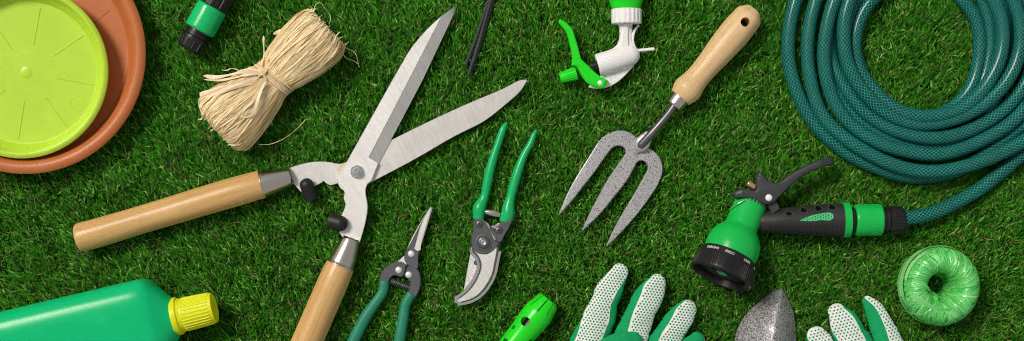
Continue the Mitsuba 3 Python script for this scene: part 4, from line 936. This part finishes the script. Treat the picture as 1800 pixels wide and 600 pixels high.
face = t.add('nozzle_face', lathe(np0, nd, [(130.5, 2), (130.5, 40), (136, 41.5), (138, 40), (137, 37), (133, 34), (133, 18), (139, 16), (141, 12), (139, 10), (139, 1)], seg=64), 'black_plastic', smooth=40)
fp3 = lathe_pt(np0, nd, 140, 0, 0)
t.add('jet_star', lathe(np0, nd, [(138, 0.5), (138, 7), (141.5, 8.5), (142.2, 7), (141, 0.5)], seg=64, mod=lambda a, x: 2.6 * np.cos(a * 4) * (x > 138.5) * (x < 142.1)), 'inlay_green', parent=face)
for i in range(10):
    w = lathe_pt(np0, nd, 133, 26, 2 * math.pi * i / 10); _, u3, v3 = axis(None, np.array([nd[0], -nd[1], nd[2]]))
    t.add('jet', ball((w[0], -w[1], w[2]), 3.2, 0.8, 1), 'grey_plastic', parent=face, smooth=True)
dv, uu, vv = axis(None, np.array([nd[0], -nd[1], nd[2]])); p3 = V(np0)
for word, thc in (('SHOWER', 42), ('CONE', 82), ('MIST', 122), ('JET', 160)):
    tm = meshkit.text_mesh(word, 4.3, 0.5, bold=True)
    v = np.array(tm.vertices); v[:, 0] -= v[:, 0].mean()
    w_ = v[:, 0].max() - v[:, 0].min()
    tt = 112 + v[:, 1]; r = 48.9 + (tt - 107.5) * 0.13 + v[:, 2]; th = math.radians(thc) - v[:, 0] / 49
    pv = p3 + dv * tt[:, None] + r[:, None] * (np.cos(th)[:, None] * uu + np.sin(th)[:, None] * vv)
    t.add('lettering', trimesh.Trimesh(pv, tm.faces, process=False), 'print_white', smooth=False, parent=col_, label=f'white printed word {word}')
# trigger lever
lev = outline([(1288, 342), (1289.5, 338.5), (1293.5, 336.6), (1310, 334.4), (1327, 336.4), (1329.6, 330), (1328.6, 313), (1332.6, 305.8), (1337.6, 308), (1342.5, 315.5), (1349, 321), (1356, 323.4), (1367, 322), (1381, 312.5), (1401, 300.2), (1422.5, 289.3), (1444, 281.6), (1456, 279.8), (1462, 281.5), (1463.4, 285.5), (1457, 289), (1442, 292.6), (1420, 300.4), (1398.7, 313.6), (1377, 333), (1362, 348), (1354, 355), (1346, 357), (1331.5, 353.6), (1310, 346.4), (1291, 346)])
lev = np.array(Polygon(lev).buffer(2.1).exterior.coords)[:-1]
def lev_drop(x, y): return -np.clip(x - 1440, 0, 30) * 0.55 - np.clip(1300 - x, 0, 14) * 0.4
lv = t.add('trigger', plate(lev, 38, 60, 3.0, zoff=lev_drop), 'grey_plastic', smooth=45)
t.add('rivet', lathe((1347.8, 347.4, 59.6), (0, 0, 1), [(0, 6.2), (1.4, 6.0), (2.8, 4.6), (3.4, 2.6), (3.6, 0.3)], seg=28), 'white_plastic', parent=lv, smooth=True)
t.add('link', plate(outline([(1345, 356), (1357, 351), (1369, 367)], [(1369, 367), (1356, 377)]), 40, 50, 1.2), 'grey_plastic')
t.add('link_shadow_block', plate(outline([(1337, 357), (1347, 357), (1356, 375)], [(1356, 375), (1338, 372)]), 24, 44, 1.2), 'black_plastic') if False else None
bs = t.add('brass_screw', lathe((1311.5, 321.5, 46), (0.86, 0.5, 0), [(0, 1), (0, 5.5), (1, 6.5), (2, 7.2), (12, 7.4), (18, 7.2), (18, 2)], seg=36, mod=lambda a, x: 0.75 * np.sin(x * 2.1 + a) * (x > 1)), 'brass', smooth=True)
t.add('wire_clip', tube([(1305.5, 351.6, 60, 1.0), (1293, 358.5, 58, 1.0), (1282, 366.4, 50, 1.0)], 1.0, seg=10, n=14, round0=True, round1=True), 'polished', smooth=True)
# grip
grp = [(1324, 391, 36, 12), (1332, 390.4, 36, 15), (1348, 389.8, 35, 18.6), (1368, 389.2, 34, 21.6), (1396, 388.2, 33, 24.4), (1424, 387.6, 32, 26.6), (1452, 387.5, 31, 28.8), (1482, 387.3, 31, 30.2)]
gr = t.add('grip', tube(grp, 0, seg=48, n=60, round0=True, soft=1.5), 'grip_rubber', smooth=True)
gq = spline(grp, 200)
def on_grip(x, y, dz=0.0):
    i = np.searchsorted(gq[:, 0], x).clip(0, 199)
    c = gq[i].T; h = c[3] ** 2 - (y - c[1]) ** 2
    return c[2] + np.sqrt(np.maximum(h, 0.2)) + dz
ms = []
for x in np.arange(1350, 1477, 4.5):
    i = np.searchsorted(gq[:, 0], x); c = gq[i]
    aa = np.linspace(-0.05, -1.25, 12) if True else None
    pts = []
    for th in np.linspace(math.radians(76), math.radians(-20), 12):
        yy = c[1] + c[3] * math.cos(th) * 1.0
        pts.append((x + 1.5 * (1 - math.sin(th)), c[1] + (c[3] + 0.4) * math.cos(th), c[2] + (c[3] + 0.4) * math.sin(th), 1.25))
    pts = [p for p in pts if p[1] > c[1] + 4]
    t.add('grip_ridge', tube(pts, 1.2, seg=8, n=16, round0=True, round1=True), 'grip_rubber', smooth=True, parent=gr)
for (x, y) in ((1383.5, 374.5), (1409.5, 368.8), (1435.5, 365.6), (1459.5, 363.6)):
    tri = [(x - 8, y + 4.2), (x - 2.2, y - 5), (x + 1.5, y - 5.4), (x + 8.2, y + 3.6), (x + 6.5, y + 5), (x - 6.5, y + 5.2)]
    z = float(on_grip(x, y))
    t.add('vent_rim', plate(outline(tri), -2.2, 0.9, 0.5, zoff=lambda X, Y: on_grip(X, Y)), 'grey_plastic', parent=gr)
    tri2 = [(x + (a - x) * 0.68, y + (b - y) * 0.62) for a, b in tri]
    t.add('painted_recess', plate(outline(tri2), -2.0, 1.1, 0.2, zoff=lambda X, Y: on_grip(X, Y)), 'painted_recess_black', parent=gr)  # raised black plate, the dark of a recess given by colour
tear = outline([(1400.5, 388), (1409, 383.5), (1420, 379.4), (1436, 375.4), (1450, 373.4), (1457.5, 374.2), (1460.5, 379), (1459, 384.6), (1453, 387.2), (1441, 386.6), (1431, 387.8), (1416, 388.6)])
inl = t.add('inlay', plate(tear, -1.0, 1.0, 0.4, zoff=lambda X, Y: on_grip(X, Y)), 'inlay_green', parent=gr)
mp = Polygon(tear).buffer(-0.8)
ms = []
for i, x in enumerate(np.arange(1406, 1460, 4.6)):
    for j, y in enumerate(np.arange(374, 390, 4.2)):
        yy = y + (2.1 if i % 2 else 0)
        if shapely.contains_xy(mp, x, yy):
            ms.append(ball((x, yy, float(on_grip(x, yy, 1.1))), 0.95, 0.7, 1))
t.add('inlay_dots', join(ms), 'black_plastic', smooth=True, kind='stuff')
t.add('end_ring', lathe((1481, 387.3, 31), (1, -0.018, 0), [(0, 20), (0, 29.4), (1, 30.8), (12, 31), (13.4, 30), (13.6, 24), (13.6, 10)], seg=64), 'nozzle_green', smooth=40)
t.add('coupling', lathe((1493, 387.1, 31), (1, -0.018, 0), [(0, 8), (0, 23), (3, 23.6), (7, 23), (12, 20), (12, 8)], seg=48), 'black_plastic', smooth=40)

# ================================================================== the artificial grass
X0, X1, Y0, Y1, CELL = -0.66, 0.66, -0.30, 0.30, 0.0012
nx, ny = int((X1 - X0) / CELL), int((Y1 - Y0) / CELL)
cap_ = np.full(nx * ny, 1.0)
wr = np.random.default_rng(3)
for v, f in WORLD:
    tri = v[f]; ar = 0.5 * np.linalg.norm(np.cross(tri[:, 1] - tri[:, 0], tri[:, 2] - tri[:, 0]), axis=1)
    n = np.maximum(1, np.ceil(ar / (0.8e-6)).astype(int))
    idx = np.repeat(np.arange(len(f)), n)
    a = wr.random((len(idx), 2)); b = np.where(a.sum(1, keepdims=True) > 1, 1 - a, a)
    tt = tri[idx]
    p = tt[:, 0] + b[:, :1] * (tt[:, 1] - tt[:, 0]) + b[:, 1:] * (tt[:, 2] - tt[:, 0])
    ix, iy = ((p[:, 0] - X0) / CELL).astype(int), ((p[:, 1] - Y0) / CELL).astype(int)
    ok = (ix >= 0) & (ix < nx) & (iy >= 0) & (iy < ny)
    np.minimum.at(cap_, ix[ok] * ny + iy[ok], p[ok, 2])
cap_ = cap_.reshape(nx, ny)
cap_ = minimum_filter(cap_, 3)
def ceiling(x, y):
    ix, iy = ((x - X0) / CELL).astype(int), ((y - Y0) / CELL).astype(int)
    ok = (ix >= 0) & (ix < nx) & (iy >= 0) & (iy < ny)
    return np.where(ok, cap_[ix.clip(0, nx - 1), iy.clip(0, ny - 1)], 1.0)

def grass_mesh(x, y, seed, limit=None):
    r = np.random.default_rng(seed)
    n = len(x)
    clump = meshkit.noise(np.column_stack([x * 70, y * 70, 0 * x]), 5); tuft = meshkit.noise(np.column_stack([x * 260, y * 260, 0 * x]), 6)
    kind = r.random(n)
    thatch = kind < 0.30
    h = np.where(thatch, r.uniform(0.006, 0.018, n), r.normal(0.0140, 0.0022, n) * (0.80 + 0.40 * tuft) * np.where(r.random(n) < 0.07, 1.3, 1)).clip(0.004, 0.024)
    az = math.pi / 2 + r.normal(0, 0.5, n) + (clump - 0.5) * 1.3
    az = np.where(thatch, r.uniform(0, 2 * math.pi, n), az)
    lean = np.where(thatch, r.uniform(0.7, 1.4, n), np.abs(r.normal(0.24, 0.2, n)) + 0.03)
    bend = np.where(thatch, r.normal(0, 1.0, n), r.normal(0.34, 0.25, n))
    w = np.where(thatch, r.uniform(0.0005, 0.0008, n), r.uniform(0.0010, 0.0019, n))
    S = np.array([0, 0.4, 0.75, 1.0]); Wt = np.array([1.0, 0.95, 0.7, 0.12])
    px, py, pz = np.zeros((n, 4)), np.zeros((n, 4)), np.zeros((n, 4))
    cx, cy, cz = x.copy(), y.copy(), np.zeros(n)
    px[:, 0], py[:, 0] = cx, cy
    kink = r.normal(0, 0.5, n) * thatch
    for k in range(1, 4):
        ds = (S[k] - S[k - 1]) * h * np.where(thatch, 1.5, 1.05)
        l = lean + bend * (S[k] - 0.25); a = az + kink * k
        cx = cx + ds * np.sin(l) * np.cos(a); cy = cy + ds * np.sin(l) * np.sin(a); cz = np.maximum(cz + ds * np.cos(l), 0.0012)
        px[:, k], py[:, k], pz[:, k] = cx, cy, cz
    if limit is not None:
        c = np.stack([limit(px[:, k], py[:, k]) for k in range(4)], 1) - 0.0008
        rat = np.min(np.where(pz > 1e-5, np.clip(c, 0.0006, 1) / np.maximum(pz, 1e-5), 1.0)[:, 1:], axis=1).clip(0.02, 1)
        pz = pz * rat[:, None]
    fa = az + math.pi / 2 + r.normal(0, 0.7, n)
    wx, wy = np.cos(fa), np.sin(fa)
    wz = r.normal(0, 0.25, n)
    half = (w[:, None] * Wt[None]) / 2
    A = np.stack([px - wx[:, None] * half, py - wy[:, None] * half, pz - wz[:, None] * half], -1)
    B = np.stack([px + wx[:, None] * half, py + wy[:, None] * half, pz + wz[:, None] * half], -1)
    v = np.stack([A, B], 2).reshape(-1, 3)
    v[:, 2] = np.maximum(v[:, 2], 0.0003)
    b = (np.arange(n)[:, None] * 8 + np.arange(3)[None] * 2).ravel()
    f = np.vstack([np.column_stack([b, b + 1, b + 3]), np.column_stack([b, b + 3, b + 2])])
    pal = np.array([(0.030, 0.172, 0.011), (0.048, 0.23, 0.014), (0.092, 0.32, 0.025), (0.012, 0.072, 0.008), (0.27, 0.50, 0.12)])
    ci = r.choice(5, n, p=[0.33, 0.30, 0.17, 0.13, 0.07])
    c = pal[ci] * r.uniform(0.85, 1.5, (n, 1)) * (0.8 + 0.4 * clump[:, None])
    tan = np.array([0.50, 0.39, 0.20]) * r.uniform(0.15, 1.1, (n, 1)) ** 1.3
    c = np.where((kind < 0.145)[:, None], tan, c)
    return trimesh.Trimesh(v, f, process=False), np.repeat(c, 8, axis=0)

def turf(m, c):
    fn = m.face_normals.copy(); fn[fn[:, 2] < 0] *= -1           # blades are rounded: soft normals that lean upwards
    vn = np.zeros_like(m.vertices)
    for k in range(3): np.add.at(vn, m.faces[:, k], fn)
    vn = vn / np.maximum(np.linalg.norm(vn, axis=1, keepdims=True), 1e-9) * 0.5 + [0, 0, 1.0]
    vn /= np.linalg.norm(vn, axis=1, keepdims=True)
    return {'type': 'ply', 'filename': meshkit.write_ply(m, color=c, normals=vn), 'face_normals': False, 'bsdf': {'type': 'ref', 'id': 'blade'}}

gr_ = np.random.default_rng(11)
NB = 360_000
x = gr_.uniform(-0.645, 0.645, NB); y = gr_.uniform(-0.285, 0.285, NB)
keep = (ceiling(x, y) > 0.006)
m, c = grass_mesh(x[keep], y[keep], 21, ceiling)
scene['grass'] = turf(m, c)
# the lawn goes on around: one plain patch, instanced
NP = 130_000
x = gr_.uniform(-0.645, 0.645, NP); y = gr_.uniform(-0.285, 0.285, NP)
m, c = grass_mesh(x, y, 22)
scene['grass_patch'] = {'type': 'shapegroup', 'blades': turf(m, c)}
n_ = 0
for i in (-1, 0, 1):
    for j in (-2, -1, 0, 1, 2):
        if (i, j) != (0, 0):
            n_ += 1
            scene[f'grass__{n_:03d}'] = {'type': 'instance', 'shapegroup': {'type': 'ref', 'id': 'grass_patch'}, 'to_world': mi.ScalarTransform4f().translate([i * 1.29, j * 0.57, 0])}
labels['grass'] = {'kind': 'stuff', 'label': 'dense short green artificial grass with tan thatch covering the whole ground', 'category': 'grass'}
